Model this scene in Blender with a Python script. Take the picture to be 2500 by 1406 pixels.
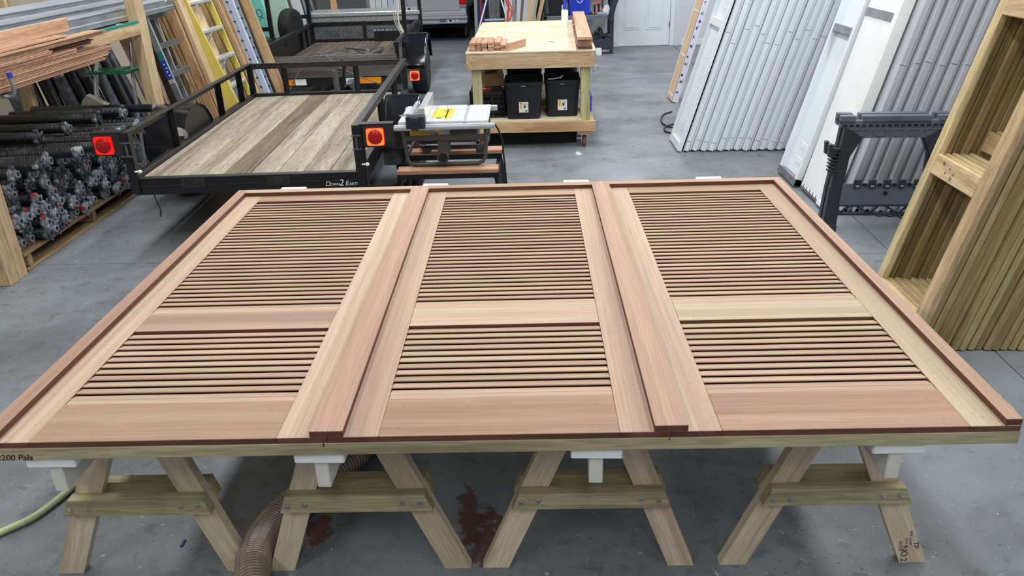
import bpy, math, random
from mathutils import Matrix, Vector
R = random.Random(7)
PI = math.pi
for o in list(bpy.data.objects): bpy.data.objects.remove(o)
SC = bpy.context.scene
COL = SC.collection
# ---------------------------------------------------------------- camera
def setup_camera():
    pit, yaw, rol, f = .431507, -.0268251, -.0329114, 1929.92
    cp, sp = math.cos(pit), math.sin(pit)
    fw = Vector((math.sin(yaw)*cp, math.cos(yaw)*cp, -sp))
    ri = Vector((math.cos(yaw), -math.sin(yaw), 0)); up = ri.cross(fw)
    c, s = math.cos(rol), math.sin(rol)
    r2 = ri*c + up*s; u2 = up*c - ri*s
    cd = bpy.data.cameras.new('camera'); co = bpy.data.objects.new('camera', cd); COL.objects.link(co)
    M = Matrix(((r2.x, u2.x, -fw.x, 0), (r2.y, u2.y, -fw.y, 0), (r2.z, u2.z, -fw.z, 1.97565), (0, 0, 0, 1)))
    co.matrix_world = M
    cd.sensor_fit = 'HORIZONTAL'; cd.sensor_width = 36; cd.lens = f/2500*36
    cd.clip_start = .05; cd.clip_end = 100
    SC.camera = co
setup_camera()
# ---------------------------------------------------------------- world, lamps, exposure
W = bpy.data.worlds.new('world'); SC.world = W; W.use_nodes = True
W.node_tree.nodes['Background'].inputs[0].default_value = (.8, .88, 1, 1)
W.node_tree.nodes['Background'].inputs[1].default_value = .15
SC.view_settings.view_transform = 'Standard'; SC.view_settings.look = 'None'
SC.view_settings.gamma = 1; SC.view_settings.use_curve_mapping = False
SC.view_settings.exposure = -0.2
SC.cycles.max_bounces = 5; SC.cycles.diffuse_bounces = 3; SC.cycles.glossy_bounces = 3; SC.cycles.transmission_bounces = 3
def lamp(x, y, z, sx, sy, power, col=(.97, .985, 1)):
    l = bpy.data.lights.new('ceiling_lamp', 'AREA'); l.shape = 'RECTANGLE'; l.size = sx; l.size_y = sy
    l.energy = power; l.color = col
    o = bpy.data.objects.new('ceiling_lamp', l); COL.objects.link(o); o.location = (x, y, z)
for ly, pw in ((2.9, 62), (5.6, 72), (8.6, 76), (11.8, 76)):
    for lx in (-2.6, .4, 2.6):
        lamp(lx, ly, 4.1, .35, 2.2, pw)
lamp(-2.6, -.9, 4.1, .35, 2.2, 85); lamp(.3, -1.9, 4.1, .35, 2.2, 60); lamp(2.6, -1.2, 4.1, .35, 2.2, 50)
# the phone's own flash, just above its lens
_fl = bpy.data.lights.new('phone_flash', 'POINT'); _fl.energy = 8; _fl.color = (1, .97, .93); _fl.shadow_soft_size = .01
_fo = bpy.data.objects.new('phone_flash', _fl); COL.objects.link(_fo); _fo.location = (.02, -.01, 2.0)
# ---------------------------------------------------------------- materials
MAT = {}
def _new(name):
    m = bpy.data.materials.new(name); m.use_nodes = True; MAT[name] = m
    nt = m.node_tree; return m, nt, nt.nodes['Principled BSDF']
def lin(c):
    return tuple((v/255/12.92 if v/255 <= .04045 else ((v/255+.055)/1.055)**2.4) for v in c) + (1,)
def N(nt, t, **kw):
    n = nt.nodes.new(t)
    for k, v in kw.items():
        if k.startswith('i_'):
            key = k[2:]; n.inputs[int(key) if key.isdigit() else key].default_value = v
        else: setattr(n, k, v)
    return n
def ramp(nt, stops):
    r = nt.nodes.new('ShaderNodeValToRGB'); e = r.color_ramp.elements
    while len(e) < len(stops): e.new(.5)
    for a, (p, c) in zip(e, stops): a.position = p; a.color = c
    return r
def coords(nt, scale=(1, 1, 1), rnd=True, world=False):
    L = nt.links
    if world: src = N(nt, 'ShaderNodeNewGeometry').outputs['Position']
    else: src = N(nt, 'ShaderNodeTexCoord').outputs['Object']
    mp = N(nt, 'ShaderNodeMapping'); mp.inputs['Scale'].default_value = scale
    L.new(src, mp.inputs['Vector'])
    if rnd and not world:
        oi = N(nt, 'ShaderNodeObjectInfo'); mu = N(nt, 'ShaderNodeVectorMath', operation='SCALE'); mu.inputs[0].default_value = (13.1, 37.7, 71.3)
        L.new(oi.outputs['Random'], mu.inputs['Scale']); L.new(mu.outputs[0], mp.inputs['Location'])
    return mp.outputs[0]
def plain(name, col, rough=.5, metal=0., var=.12, vs=6., bump=0., rvar=0., spec=.5, alpha=1., objvar=0.):
    m, nt, b = _new(name); L = nt.links
    c = lin(col)
    v = coords(nt)
    no = N(nt, 'ShaderNodeTexNoise'); no.inputs['Scale'].default_value = vs; no.inputs['Detail'].default_value = 5
    L.new(v, no.inputs['Vector'])
    rp = ramp(nt, [(.3, tuple(x*(1-var) for x in c[:3])+(1,)), (.7, tuple(min(1, x*(1+var)) for x in c[:3])+(1,))])
    L.new(no.outputs['Fac'], rp.inputs['Fac'])
    out = rp.outputs['Color']
    if objvar:
        oi = N(nt, 'ShaderNodeObjectInfo'); mr = N(nt, 'ShaderNodeMapRange'); mr.inputs[3].default_value = 1-objvar; mr.inputs[4].default_value = 1+objvar
        L.new(oi.outputs['Random'], mr.inputs[0]); hs = N(nt, 'ShaderNodeHueSaturation')
        L.new(mr.outputs[0], hs.inputs['Value']); L.new(out, hs.inputs['Color']); out = hs.outputs['Color']
    L.new(out, b.inputs['Base Color'])
    b.inputs['Roughness'].default_value = rough; b.inputs['Metallic'].default_value = metal
    b.inputs['Specular IOR Level'].default_value = spec
    if rvar:
        mr = N(nt, 'ShaderNodeMapRange'); mr.inputs[3].default_value = max(.03, rough-rvar); mr.inputs[4].default_value = min(1, rough+rvar)
        L.new(no.outputs['Fac'], mr.inputs[0]); L.new(mr.outputs[0], b.inputs['Roughness'])
    if bump:
        bp = N(nt, 'ShaderNodeBump'); bp.inputs['Strength'].default_value = bump; bp.inputs['Distance'].default_value = .01
        L.new(no.outputs['Fac'], bp.inputs['Height']); L.new(bp.outputs[0], b.inputs['Normal'])
    return m
def wood(name, light, mid, dark, freq=10., stretch=.05, rough=.6, objvar=.1, huevar=.012, dist=1.2, fine=.25, knots=0., contrast=(.32, .5, .68), warp=.35, sat=.86, gain=1.):
    """grain runs along the piece's own X axis"""
    m, nt, b = _new(name); L = nt.links
    v = coords(nt, (stretch, 1, 1))
    # slow warp so that the figure wanders
    n0 = N(nt, 'ShaderNodeTexNoise'); n0.inputs['Scale'].default_value = freq*.28; n0.inputs['Detail'].default_value = 2
    L.new(v, n0.inputs['Vector'])
    ad = N(nt, 'ShaderNodeVectorMath', operation='MULTIPLY_ADD'); ad.inputs[1].default_value = (0, warp, warp)
    L.new(n0.outputs['Color'], ad.inputs[0]); L.new(v, ad.inputs[2])
    n1 = N(nt, 'ShaderNodeTexNoise'); n1.inputs['Scale'].default_value = freq; n1.inputs['Detail'].default_value = 4
    n1.inputs['Distortion'].default_value = dist
    L.new(ad.outputs[0], n1.inputs['Vector'])
    rp = ramp(nt, [(contrast[0], lin(dark)), (contrast[1], lin(mid)), (contrast[2], lin(light))])
    L.new(n1.outputs['Fac'], rp.inputs['Fac'])
    # fine pores
    v2 = coords(nt, (stretch*1.2, 1, 1))
    n2 = N(nt, 'ShaderNodeTexNoise'); n2.inputs['Scale'].default_value = freq*14; n2.inputs['Detail'].default_value = 3
    L.new(v2, n2.inputs['Vector'])
    mr = N(nt, 'ShaderNodeMapRange'); mr.inputs[1].default_value = .35; mr.inputs[2].default_value = .62; mr.inputs[3].default_value = 1-fine; mr.inputs[4].default_value = 1.05
    L.new(n2.outputs['Fac'], mr.inputs[0])
    oi = N(nt, 'ShaderNodeObjectInfo')
    m2 = N(nt, 'ShaderNodeMapRange'); m2.inputs[3].default_value = gain*(1-objvar); m2.inputs[4].default_value = gain*(1+objvar*.7)
    L.new(oi.outputs['Random'], m2.inputs[0])
    mu = N(nt, 'ShaderNodeMath', operation='MULTIPLY'); L.new(mr.outputs[0], mu.inputs[0]); L.new(m2.outputs[0], mu.inputs[1])
    # hue shift with a second random
    fr = N(nt, 'ShaderNodeMath', operation='MULTIPLY'); fr.inputs[1].default_value = 17.37; L.new(oi.outputs['Random'], fr.inputs[0])
    fr2 = N(nt, 'ShaderNodeMath', operation='FRACT'); L.new(fr.outputs[0], fr2.inputs[0])
    m3 = N(nt, 'ShaderNodeMapRange'); m3.inputs[3].default_value = .5-huevar; m3.inputs[4].default_value = .5+huevar
    L.new(fr2.outputs[0], m3.inputs[0])
    hs = N(nt, 'ShaderNodeHueSaturation'); hs.inputs['Saturation'].default_value = sat; L.new(rp.outputs[0], hs.inputs['Color']); L.new(mu.outputs[0], hs.inputs['Value']); L.new(m3.outputs[0], hs.inputs['Hue'])
    out = hs.outputs[0]
    if knots:
        vk = coords(nt, (.35, 1, 1)); vo = N(nt, 'ShaderNodeTexVoronoi'); vo.inputs['Scale'].default_value = 5.5
        L.new(vk, vo.inputs['Vector'])
        rk = ramp(nt, [(.0, (1, 1, 1, 1)), (.05, (1, 1, 1, 1)), (.13, (0, 0, 0, 1))]); L.new(vo.outputs['Distance'], rk.inputs[0])
        mk = N(nt, 'ShaderNodeMix', data_type='RGBA'); mk.inputs['B'].default_value = tuple(x*.45 for x in lin(dark)[:3])+(1,)
        sc = N(nt, 'ShaderNodeMath', operation='MULTIPLY'); sc.inputs[1].default_value = knots; L.new(rk.outputs[0], sc.inputs[0])
        L.new(sc.outputs[0], mk.inputs['Factor']); L.new(out, mk.inputs['A']); out = mk.outputs['Result']
    L.new(out, b.inputs['Base Color']); b.inputs['Roughness'].default_value = rough; b.inputs['Specular IOR Level'].default_value = .3
    bp = N(nt, 'ShaderNodeBump'); bp.inputs['Strength'].default_value = .12; bp.inputs['Distance'].default_value = .003
    L.new(n2.outputs['Fac'], bp.inputs['Height']); L.new(bp.outputs[0], b.inputs['Normal'])
    return m
def emit(name, col, strength, base=None):
    m, nt, b = _new(name)
    b.inputs['Base Color'].default_value = lin(base or col); b.inputs['Emission Color'].default_value = lin(col); b.inputs['Emission Strength'].default_value = strength
    b.inputs['Roughness'].default_value = .25
    return m
# ---------------------------------------------------------------- objects
LOC = {}
def reg(o, L, parent=None):
    """place o: matrix L is given in the frame of its thing (or the world for a thing of its own)"""
    COL.objects.link(o)
    if parent is None:
        o.matrix_basis = L; LOC[o.name] = Matrix.Identity(4)
    else:
        o.parent = parent; o.matrix_basis = LOC[parent.name].inverted() @ L; LOC[o.name] = L
    return o
def tag(o, label=None, cat=None, group=None, kind=None):
    if label: o['label'] = label
    if cat: o['category'] = cat
    if group: o['group'] = group
    if kind: o['kind'] = kind
    return o
def thing(name, label, cat, loc=(0, 0, 0), rz=0., group=None, M=None):
    o = bpy.data.objects.new(name, None); o.empty_display_size = .1
    reg(o, M if M is not None else Matrix.Translation(loc) @ Matrix.Rotation(rz, 4, 'Z'))
    return tag(o, label, cat, group)
def dup(root, M, label, group=None):
    r = root.copy(); COL.objects.link(r); r.matrix_basis = M
    r['label'] = label
    if group: r['group'] = group
    for ch in list(root.children):
        c = ch.copy(); COL.objects.link(c); c.parent = r
        for g in ch.children:
            d = g.copy(); COL.objects.link(d); d.parent = c
    return r
_bc = {}
def box_data(sx, sy, sz, b, mat):
    key = (round(sx, 4), round(sy, 4), round(sz, 4), round(b, 4), mat)
    if key in _bc: return _bc[key]
    me = bpy.data.meshes.new('board'); v, f = box_geo(sx, sy, sz, b)
    me.from_pydata(v, [], f); me.materials.append(MAT[mat]); _bc[key] = me
    return me
def box_geo(sx, sy, sz, b=0.):
    x, y, z = sx/2, sy/2, sz/2
    b = min(b, .45*min(sx, sy, sz))
    if b <= 0:
        v = [(-x, -y, -z), (x, -y, -z), (x, y, -z), (-x, y, -z), (-x, -y, z), (x, -y, z), (x, y, z), (-x, y, z)]
        return v, [(0, 3, 2, 1), (4, 5, 6, 7), (0, 1, 5, 4), (1, 2, 6, 5), (2, 3, 7, 6), (3, 0, 4, 7)]
    v = []; idx = {}
    for sx_ in (-1, 1):
        for sy_ in (-1, 1):
            for sz_ in (-1, 1):
                for ax in range(3):
                    p = [sx_*(x-b), sy_*(y-b), sz_*(z-b)]
                    p[ax] = (sx_, sy_, sz_)[ax]*(x, y, z)[ax]
                    idx[(sx_, sy_, sz_, ax)] = len(v); v.append(tuple(p))
    f = []
    def face(ids, nrm):
        a, b_, c = (Vector(v[i]) for i in ids[:3])
        if (b_-a).cross(c-a).dot(nrm) < 0: ids = ids[::-1]
        f.append(tuple(ids))
    for s in (-1, 1):
        face([idx[(s, -1, -1, 0)], idx[(s, 1, -1, 0)], idx[(s, 1, 1, 0)], idx[(s, -1, 1, 0)]], Vector((s, 0, 0)))
        face([idx[(-1, s, -1, 1)], idx[(1, s, -1, 1)], idx[(1, s, 1, 1)], idx[(-1, s, 1, 1)]], Vector((0, s, 0)))
        face([idx[(-1, -1, s, 2)], idx[(1, -1, s, 2)], idx[(1, 1, s, 2)], idx[(-1, 1, s, 2)]], Vector((0, 0, s)))
    for a in (-1, 1):
        for c in (-1, 1):
            face([idx[(a, c, -1, 0)], idx[(a, c, -1, 1)], idx[(a, c, 1, 1)], idx[(a, c, 1, 0)]], Vector((a, c, 0)))
            face([idx[(a, -1, c, 0)], idx[(a, -1, c, 2)], idx[(a, 1, c, 2)], idx[(a, 1, c, 0)]], Vector((a, 0, c)))
            face([idx[(-1, a, c, 1)], idx[(-1, a, c, 2)], idx[(1, a, c, 2)], idx[(1, a, c, 1)]], Vector((0, a, c)))
    for a in (-1, 1):
        for c in (-1, 1):
            for d in (-1, 1):
                face([idx[(a, c, d, 0)], idx[(a, c, d, 1)], idx[(a, c, d, 2)]], Vector((a, c, d)))
    return v, f
def axes(xa, up=(0, 0, 1), org=(0, 0, 0)):
    x = Vector(xa).normalized(); u = Vector(up)
    y = u.cross(x)
    if y.length < 1e-5: y = Vector((0, 1, 0)).cross(x) if abs(x.y) < .9 else Vector((1, 0, 0)).cross(x)
    y.normalize(); z = x.cross(y)
    return Matrix(((x.x, y.x, z.x, org[0]), (x.y, y.y, z.y, org[1]), (x.z, y.z, z.z, org[2]), (0, 0, 0, 1)))
def bar(name, p0, p1, w, h, mat, parent=None, up=(0, 0, 1), b=.002, label=None):
    """board from p0 to p1; w across, h along up"""
    p0, p1 = Vector(p0), Vector(p1)
    o = bpy.data.objects.new(name, box_data((p1-p0).length, w, h, b, mat))
    reg(o, axes(p1-p0, up, (p0+p1)/2), parent)
    if label: o['label'] = label
    return o
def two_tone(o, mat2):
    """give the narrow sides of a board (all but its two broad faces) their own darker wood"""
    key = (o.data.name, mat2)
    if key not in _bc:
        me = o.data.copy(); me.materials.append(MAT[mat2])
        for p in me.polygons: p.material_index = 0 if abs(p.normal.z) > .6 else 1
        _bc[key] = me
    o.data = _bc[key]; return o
def bx(name, x0, x1, y0, y1, z0, z1, mat, parent=None, b=.002, axis='X'):
    c = Vector(((x0+x1)/2, (y0+y1)/2, (z0+z1)/2))
    if axis == 'X': return bar(name, (x0, c.y, c.z), (x1, c.y, c.z), y1-y0, z1-z0, mat, parent, b=b)
    if axis == 'Y': return bar(name, (c.x, y0, c.z), (c.x, y1, c.z), x1-x0, z1-z0, mat, parent, b=b)
    return bar(name, (c.x, c.y, z0), (c.x, c.y, z1), x1-x0, y1-y0, mat, parent, up=(0, 1, 0), b=b)
class MB:
    """collects shapes for ONE mesh"""
    def __init__(s): s.v, s.f, s.m, s.mats = [], [], [], []
    def _mi(s, mat):
        if mat not in s.mats: s.mats.append(mat)
        return s.mats.index(mat)
    def add(s, v, f, M=None, mat='_'):
        k = len(s.v); mi = s._mi(mat)
        s.v += [tuple(M @ Vector(p)) if M is not None else tuple(p) for p in v]
        s.f += [tuple(i+k for i in q) for q in f]; s.m += [mi]*len(f)
        return s
    def box(s, x0, x1, y0, y1, z0, z1, b=0., M=None, mat='_'):
        v, f = box_geo(x1-x0, y1-y0, z1-z0, b)
        T = Matrix.Translation(((x0+x1)/2, (y0+y1)/2, (z0+z1)/2))
        return s.add(v, f, (M @ T) if M is not None else T, mat)
    def bar(s, p0, p1, w, h, up=(0, 0, 1), b=0., mat='_'):
        p0, p1 = Vector(p0), Vector(p1); v, f = box_geo((p1-p0).length, w, h, b)
        return s.add(v, f, axes(p1-p0, up, (p0+p1)/2), mat)
    def tube(s, pts, r, n=10, caps=True, closed=False, mat='_', rs=None):
        pts = [Vector(p) for p in pts]; k = len(s.v); mi = s._mi(mat); m = len(pts)
        prev = None
        for i, p in enumerate(pts):
            if closed: d = pts[(i+1) % m]-pts[i-1]
            else: d = pts[min(i+1, m-1)]-pts[max(i-1, 0)]
            d.normalize()
            if prev is None:
                a = Vector((0, 0, 1)) if abs(d.z) < .9 else Vector((1, 0, 0))
                u = a.cross(d).normalized()
            else:
                u = (prev - d*prev.dot(d)).normalized()
            prev = u; w = d.cross(u)
            rr = rs[i] if rs else r
            for j in range(n):
                t = 2*PI*j/n; s.v.append(tuple(p + u*(rr*math.cos(t)) + w*(rr*math.sin(t))))
        for i in range(m if closed else m-1):
            a, b = k+i*n, k+((i+1) % m)*n
            for j in range(n):
                s.f.append((a+j, a+(j+1) % n, b+(j+1) % n, b+j)); s.m.append(mi)
        if caps and not closed:
            s.f.append(tuple(k+j for j in range(n))[::-1]); s.m.append(mi)
            s.f.append(tuple(k+(m-1)*n+j for j in range(n))); s.m.append(mi)
        return s
    def cyl(s, p0, p1, r, n=14, mat='_', r2=None):
        return s.tube([p0, p1], r, n, mat=mat, rs=[r, r2 if r2 is not None else r])
    def lathe(s, prof, n=20, M=None, mat='_'):
        """profile (r, z) about local Z"""
        v = []; f = []
        for r, z in prof:
            for j in range(n):
                t = 2*PI*j/n; v.append((r*math.cos(t), r*math.sin(t), z))
        for i in range(len(prof)-1):
            for j in range(n):
                f.append((i*n+j, i*n+(j+1) % n, (i+1)*n+(j+1) % n, (i+1)*n+j))
        f.append(tuple(range(n))[::-1]); f.append(tuple((len(prof)-1)*n+j for j in range(n)))
        return s.add(v, f, M, mat)
    def prism(s, poly, d0, d1, M=None, mat='_'):
        """polygon in local XZ extruded along Y from d0 to d1"""
        n = len(poly)
        v = [(x, d0, z) for x, z in poly] + [(x, d1, z) for x, z in poly]
        ar = sum(poly[i][0]*poly[(i+1) % n][1]-poly[(i+1) % n][0]*poly[i][1] for i in range(n))
        f = [tuple(range(n)), tuple(range(2*n-1, n-1, -1))] + [(i+n, (i+1) % n+n, (i+1) % n, i) for i in range(n)]
        if ar < 0: f = [q[::-1] for q in f]
        return s.add(v, f, M, mat)
    def quad(s, a, b, c, d, mat='_'):
        return s.add([a, b, c, d], [(0, 1, 2, 3)], None, mat)
    def mesh(s, mat=None, smooth=None):
        me = bpy.data.meshes.new('shape'); me.from_pydata(s.v, [], s.f)
        for q in s.mats: me.materials.append(MAT[mat if q == '_' else q])
        me.polygons.foreach_set('material_index', s.m)
        if smooth:
            me.polygons.foreach_set('use_smooth', [True]*len(s.f)); me.set_sharp_from_angle(angle=math.radians(smooth))
        me.update(); return me
    def build(s, name, mat=None, parent=None, L=None, smooth=None, label=None):
        o = bpy.data.objects.new(name, s.mesh(mat, smooth)); reg(o, L if L is not None else Matrix.Identity(4), parent)
        if label: o['label'] = label
        return o
def recenter(o):
    """move a world-built single-mesh thing's origin to the middle of its base"""
    v = [p.co for p in o.data.vertices]
    c = Vector(((min(p.x for p in v)+max(p.x for p in v))/2, (min(p.y for p in v)+max(p.y for p in v))/2, min(p.z for p in v)))
    o.data.transform(Matrix.Translation(-c)); o.matrix_basis = o.matrix_basis @ Matrix.Translation(c)
    return o
def solo(mb, name, mat, label, cat, group=None, smooth=None, L=None, kind=None):
    o = mb.build(name, mat, None, L, smooth); recenter(o); return tag(o, label, cat, group, kind)
def text_mesh(txt, size, mat, extrude=.0006, shear=0.):
    cu = bpy.data.curves.new('lettering', 'FONT'); cu.body = txt; cu.size = size; cu.extrude = extrude; cu.align_x = 'CENTER'; cu.align_y = 'CENTER'; cu.shear = shear
    t = bpy.data.objects.new('lettering', cu); COL.objects.link(t)
    bpy.context.view_layer.update()
    me = bpy.data.meshes.new_from_object(t.evaluated_get(bpy.context.evaluated_depsgraph_get()))
    bpy.data.objects.remove(t); me.materials.clear(); me.materials.append(MAT[mat]); return me
def text(txt, size, mat, L, parent, name='lettering', extrude=.0006, shear=0.):
    o = bpy.data.objects.new(name, text_mesh(txt, size, mat, extrude, shear)); return reg(o, L, parent)
def frame_on(org, xd, yd):
    """matrix with local X along xd and local Y along yd at org (for lettering lying on a face)"""
    x = Vector(xd).normalized(); z = x.cross(Vector(yd)).normalized(); y = z.cross(x)
    return Matrix(((x.x, y.x, z.x, org[0]), (x.y, y.y, z.y, org[1]), (x.z, y.z, z.z, org[2]), (0, 0, 0, 1)))
def bez(pts, n=8):
    """smooth curve through points (Catmull-Rom)"""
    P = [Vector(p) for p in pts]; P = [2*P[0]-P[1]] + P + [2*P[-1]-P[-2]]; out = []
    for i in range(1, len(P)-2):
        for k in range(n):
            t = k/n; a, b, c, d = P[i-1:i+3]
            out.append(.5*((2*b)+(c-a)*t+(2*a-5*b+4*c-d)*t*t+(3*b-a-3*c+d)*t**3))
    out.append(P[-2]); return out
# ---------------------------------------------------------------- material library
wood('sapele_stile', (213, 192, 161), (197, 168, 138), (168, 138, 114), freq=11, stretch=.016, objvar=.05, warp=.35, dist=.3, fine=.10, contrast=(.32, .5, .66), gain=.79, sat=.92)
wood('sapele_rail', (190, 155, 126), (179, 143, 113), (161, 124, 96), freq=14, stretch=.025, objvar=.05, warp=.1, dist=.4, fine=.12, gain=.80, sat=.92)
wood('sapele_slat', (206, 177, 148), (196, 165, 136), (180, 146, 119), freq=12, stretch=.03, objvar=.12, huevar=.012, dist=.4, fine=.10, gain=.84, sat=.92)
wood('sapele_trim', (202, 170, 142), (194, 158, 130), (177, 140, 113), freq=13, stretch=.02, objvar=.04, warp=.1, dist=.4, fine=.12, gain=.79, sat=.92)
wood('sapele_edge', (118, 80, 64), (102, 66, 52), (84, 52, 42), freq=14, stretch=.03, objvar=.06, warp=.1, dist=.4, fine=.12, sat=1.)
wood('mahogany', (210, 168, 136), (193, 149, 118), (164, 120, 92), freq=12, stretch=.05, objvar=.14, huevar=.010, sat=.95)
wood('mahogany_dark', (168, 122, 100), (144, 102, 84), (110, 76, 64), freq=12, stretch=.05, objvar=.16)
wood('pine_fresh', (214, 186, 140), (203, 172, 124), (178, 142, 94), freq=9, stretch=.06, objvar=.07, knots=.5)
wood('pine_orange', (216, 178, 122), (206, 164, 106), (176, 130, 76), freq=9, stretch=.06, objvar=.06, knots=.6)
wood('pine_leg', (214, 200, 172), (204, 188, 158), (182, 162, 132), freq=9, stretch=.07, objvar=.05, knots=.35, fine=.15, sat=.9, gain=1.12)
wood('treated', (184, 174, 138), (168, 158, 122), (138, 128, 96), freq=13, stretch=.05, objvar=.05, sat=.95, gain=1.05)
wood('treated_post', (206, 198, 146), (190, 182, 128), (160, 150, 98), freq=13, stretch=.05, objvar=.05)
wood('frame_wood', (194, 172, 126), (174, 150, 104), (138, 116, 76), freq=12, stretch=.04, objvar=.18, sat=.95)
wood('frame_face', (220, 198, 152), (208, 184, 138), (184, 156, 108), freq=8, stretch=.08, objvar=.05, sat=.95)
wood('deck_grey', (188, 179, 157), (166, 155, 134), (122, 112, 95), freq=9, stretch=.05, objvar=.12, fine=.35, contrast=(.28, .47, .66), sat=1., gain=.92)
wood('deck_brown', (146, 127, 104), (118, 101, 82), (84, 70, 57), freq=9, stretch=.05, objvar=.06, fine=.35, sat=1.)
wood('deck_old', (128, 116, 98), (104, 93, 78), (72, 63, 54), freq=10, stretch=.06, objvar=.12, fine=.4)
wood('grey_board', (118, 114, 108), (98, 94, 90), (72, 68, 66), freq=10, stretch=.06, objvar=.08, fine=.35)
wood('plywood', (232, 216, 180), (224, 204, 166), (206, 180, 140), freq=4, stretch=.3, objvar=.03, fine=.08, warp=.9, gain=.9)
wood('pallet_wood', (176, 142, 96), (154, 120, 78), (118, 88, 54), freq=11, stretch=.06, objvar=.12)
wood('ply_lean', (214, 176, 118), (194, 152, 96), (160, 118, 70), freq=7, stretch=.1, objvar=.1, knots=.3)
plain('white_paint', (236, 238, 238), .45, var=.03)
plain('white_paint_worn', (214, 212, 206), .6, var=.08, vs=20)
plain('door_white', (222, 228, 232), .35, var=.02)
plain('steel_white', (228, 234, 238), .32, var=.03, vs=2)
plain('steel_white_cool', (224, 230, 236), .35, var=.03, vs=2, objvar=.04)
plain('steel_grey', (186, 190, 196), .38, var=.05, vs=3, objvar=.07)
plain('steel_pale', (224, 232, 236), .3, var=.03, vs=2)
plain('black_steel', (17, 18, 22), .38, var=.25, vs=14, rvar=.12)
plain('black_steel_worn', (38, 37, 36), .45, var=.3, vs=25, rvar=.15)
plain('black_gloss', (20, 22, 28), .13, var=.1, spec=.9)
plain('black_plastic', (44, 48, 57), .42, var=.15)
plain('tote_black', (21, 23, 29), .42, var=.1)
plain('grey_plastic_sheen', (96, 102, 114), .34, var=.12, vs=8)
plain('rubber', (24, 25, 27), .75, var=.2, vs=30, bump=.3)
plain('pipe_black', (28, 30, 36), .32, var=.25, vs=10, rvar=.12)
plain('pipe_dust', (92, 96, 106), .45, var=.5, vs=26, rvar=.15)
plain('spring_black', (26, 27, 31), .34, var=.3, vs=30, rvar=.1)
plain('cast_metal', (156, 160, 168), .36, metal=.35, var=.3, vs=30, rvar=.12)
plain('cast_dark', (84, 87, 95), .4, metal=.3, var=.35, vs=30, rvar=.15)
plain('red_paint', (168, 34, 38), .45, var=.25, vs=20)
plain('alu', (186, 192, 198), .34, metal=.85, var=.12, vs=6, rvar=.12)
plain('alu_bright', (226, 232, 236), .3, metal=.6, var=.08, vs=4)
plain('alu_dull', (150, 154, 158), .5, metal=.5, var=.2, vs=8)
plain('galv', (150, 154, 160), .42, metal=.8, var=.25, vs=22, rvar=.15)
plain('zinc', (196, 198, 196), .3, metal=.9, var=.15, vs=30)
plain('silver_paint', (196, 200, 206), .22, metal=.35, var=.03)
plain('glass_dark', (18, 20, 24), .06, var=.05)
plain('diamond_plate', (176, 178, 180), .36, metal=.35, var=.3, vs=40, rvar=.2)
plain('yellow_frp', (206, 190, 92), .45, var=.08, vs=4)
plain('yellow_plate', (246, 196, 66), .4, var=.05)
plain('green_plastic', (32, 128, 86), .42, var=.15)
plain('green_tape', (30, 128, 116), .5, var=.1)
plain('blue_plastic', (32, 62, 190), .36, var=.06)
plain('blue_label', (38, 66, 170), .45, var=.05)
plain('orange', (222, 94, 44), .45, var=.1)
plain('red_orange', (206, 70, 52), .5, var=.15)
plain('red_lens', (196, 16, 20), .2, var=.1)
plain('cardboard', (196, 158, 126), .8, var=.06)
plain('cardboard_pale', (212, 182, 152), .75, var=.04)
plain('carton_white', (226, 226, 236), .6, var=.03)
plain('ink_blue', (46, 46, 110), .6, var=.1)
plain('ink_black', (28, 26, 24), .7, var=.1)
plain('ink_grey', (90, 92, 96), .7, var=.1)
plain('paper', (226, 224, 214), .6, var=.04)
plain('label_yellow', (222, 172, 58), .6, var=.05)
plain('foam_teal', (126, 214, 194), .7, var=.08, vs=4)
plain('foam_pale', (188, 218, 204), .7, var=.06, vs=3)
plain('siding_blue', (196, 206, 226), .45, var=.04)
plain('siding_grey', (140, 158, 176), .5, var=.1)
plain('gap_black', (10, 10, 12), .8, var=.1)
plain('hose_green', (176, 188, 142), .45, var=.12, vs=30)
plain('duct_brown', (176, 160, 142), .3, var=.2, vs=40)
plain('wire_dark', (112, 100, 90), .3, var=.2)
plain('cable_black', (20, 20, 22), .5, var=.1)
plain('rope', (216, 212, 200), .75, var=.1, vs=60)
plain('grey_steel', (104, 106, 102), .5, metal=.3, var=.25, vs=20)
plain('saw_table', (206, 208, 210), .4, metal=.2, var=.06, vs=10)
plain('saw_dark', (72, 69, 67), .5, var=.15)
plain('bottle_white', (240, 242, 240), .4, var=.02)
plain('wall_white', (206, 210, 216), .8, var=.05, vs=1.5)
plain('wall_beige', (196, 186, 168), .85, var=.08, vs=2)
plain('brown_dark', (84, 52, 46), .6, var=.2)
plain('plastic_film', (226, 230, 236), .25, var=.05)
plain('bag_plastic', (168, 158, 144), .3, var=.2)
plain('rust_brown', (110, 72, 56), .8, var=.3)
plain('tape_white', (250, 250, 250), .25, var=.02)
plain('tape_orange', (255, 150, 10), .3, var=.05)
emit('lens_flash_return', (255, 24, 10), 1.1, (190, 10, 10))  # emission stands in for flash light thrown back by unlit tail lamps
emit('lens_flash_return_hot', (255, 120, 52), 1.3, (255, 120, 50))
plain('lens_red', (176, 14, 18), .25, var=.08)
plain('milk_black', (20, 22, 26), .45, var=.15)
plain('dull_red', (120, 40, 40), .6, var=.3, vs=20)
plain('ceiling_grey', (120, 120, 122), .85, var=.06, vs=1.5)
plain('wall_dim', (104, 106, 110), .85, var=.06, vs=1.5)
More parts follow.
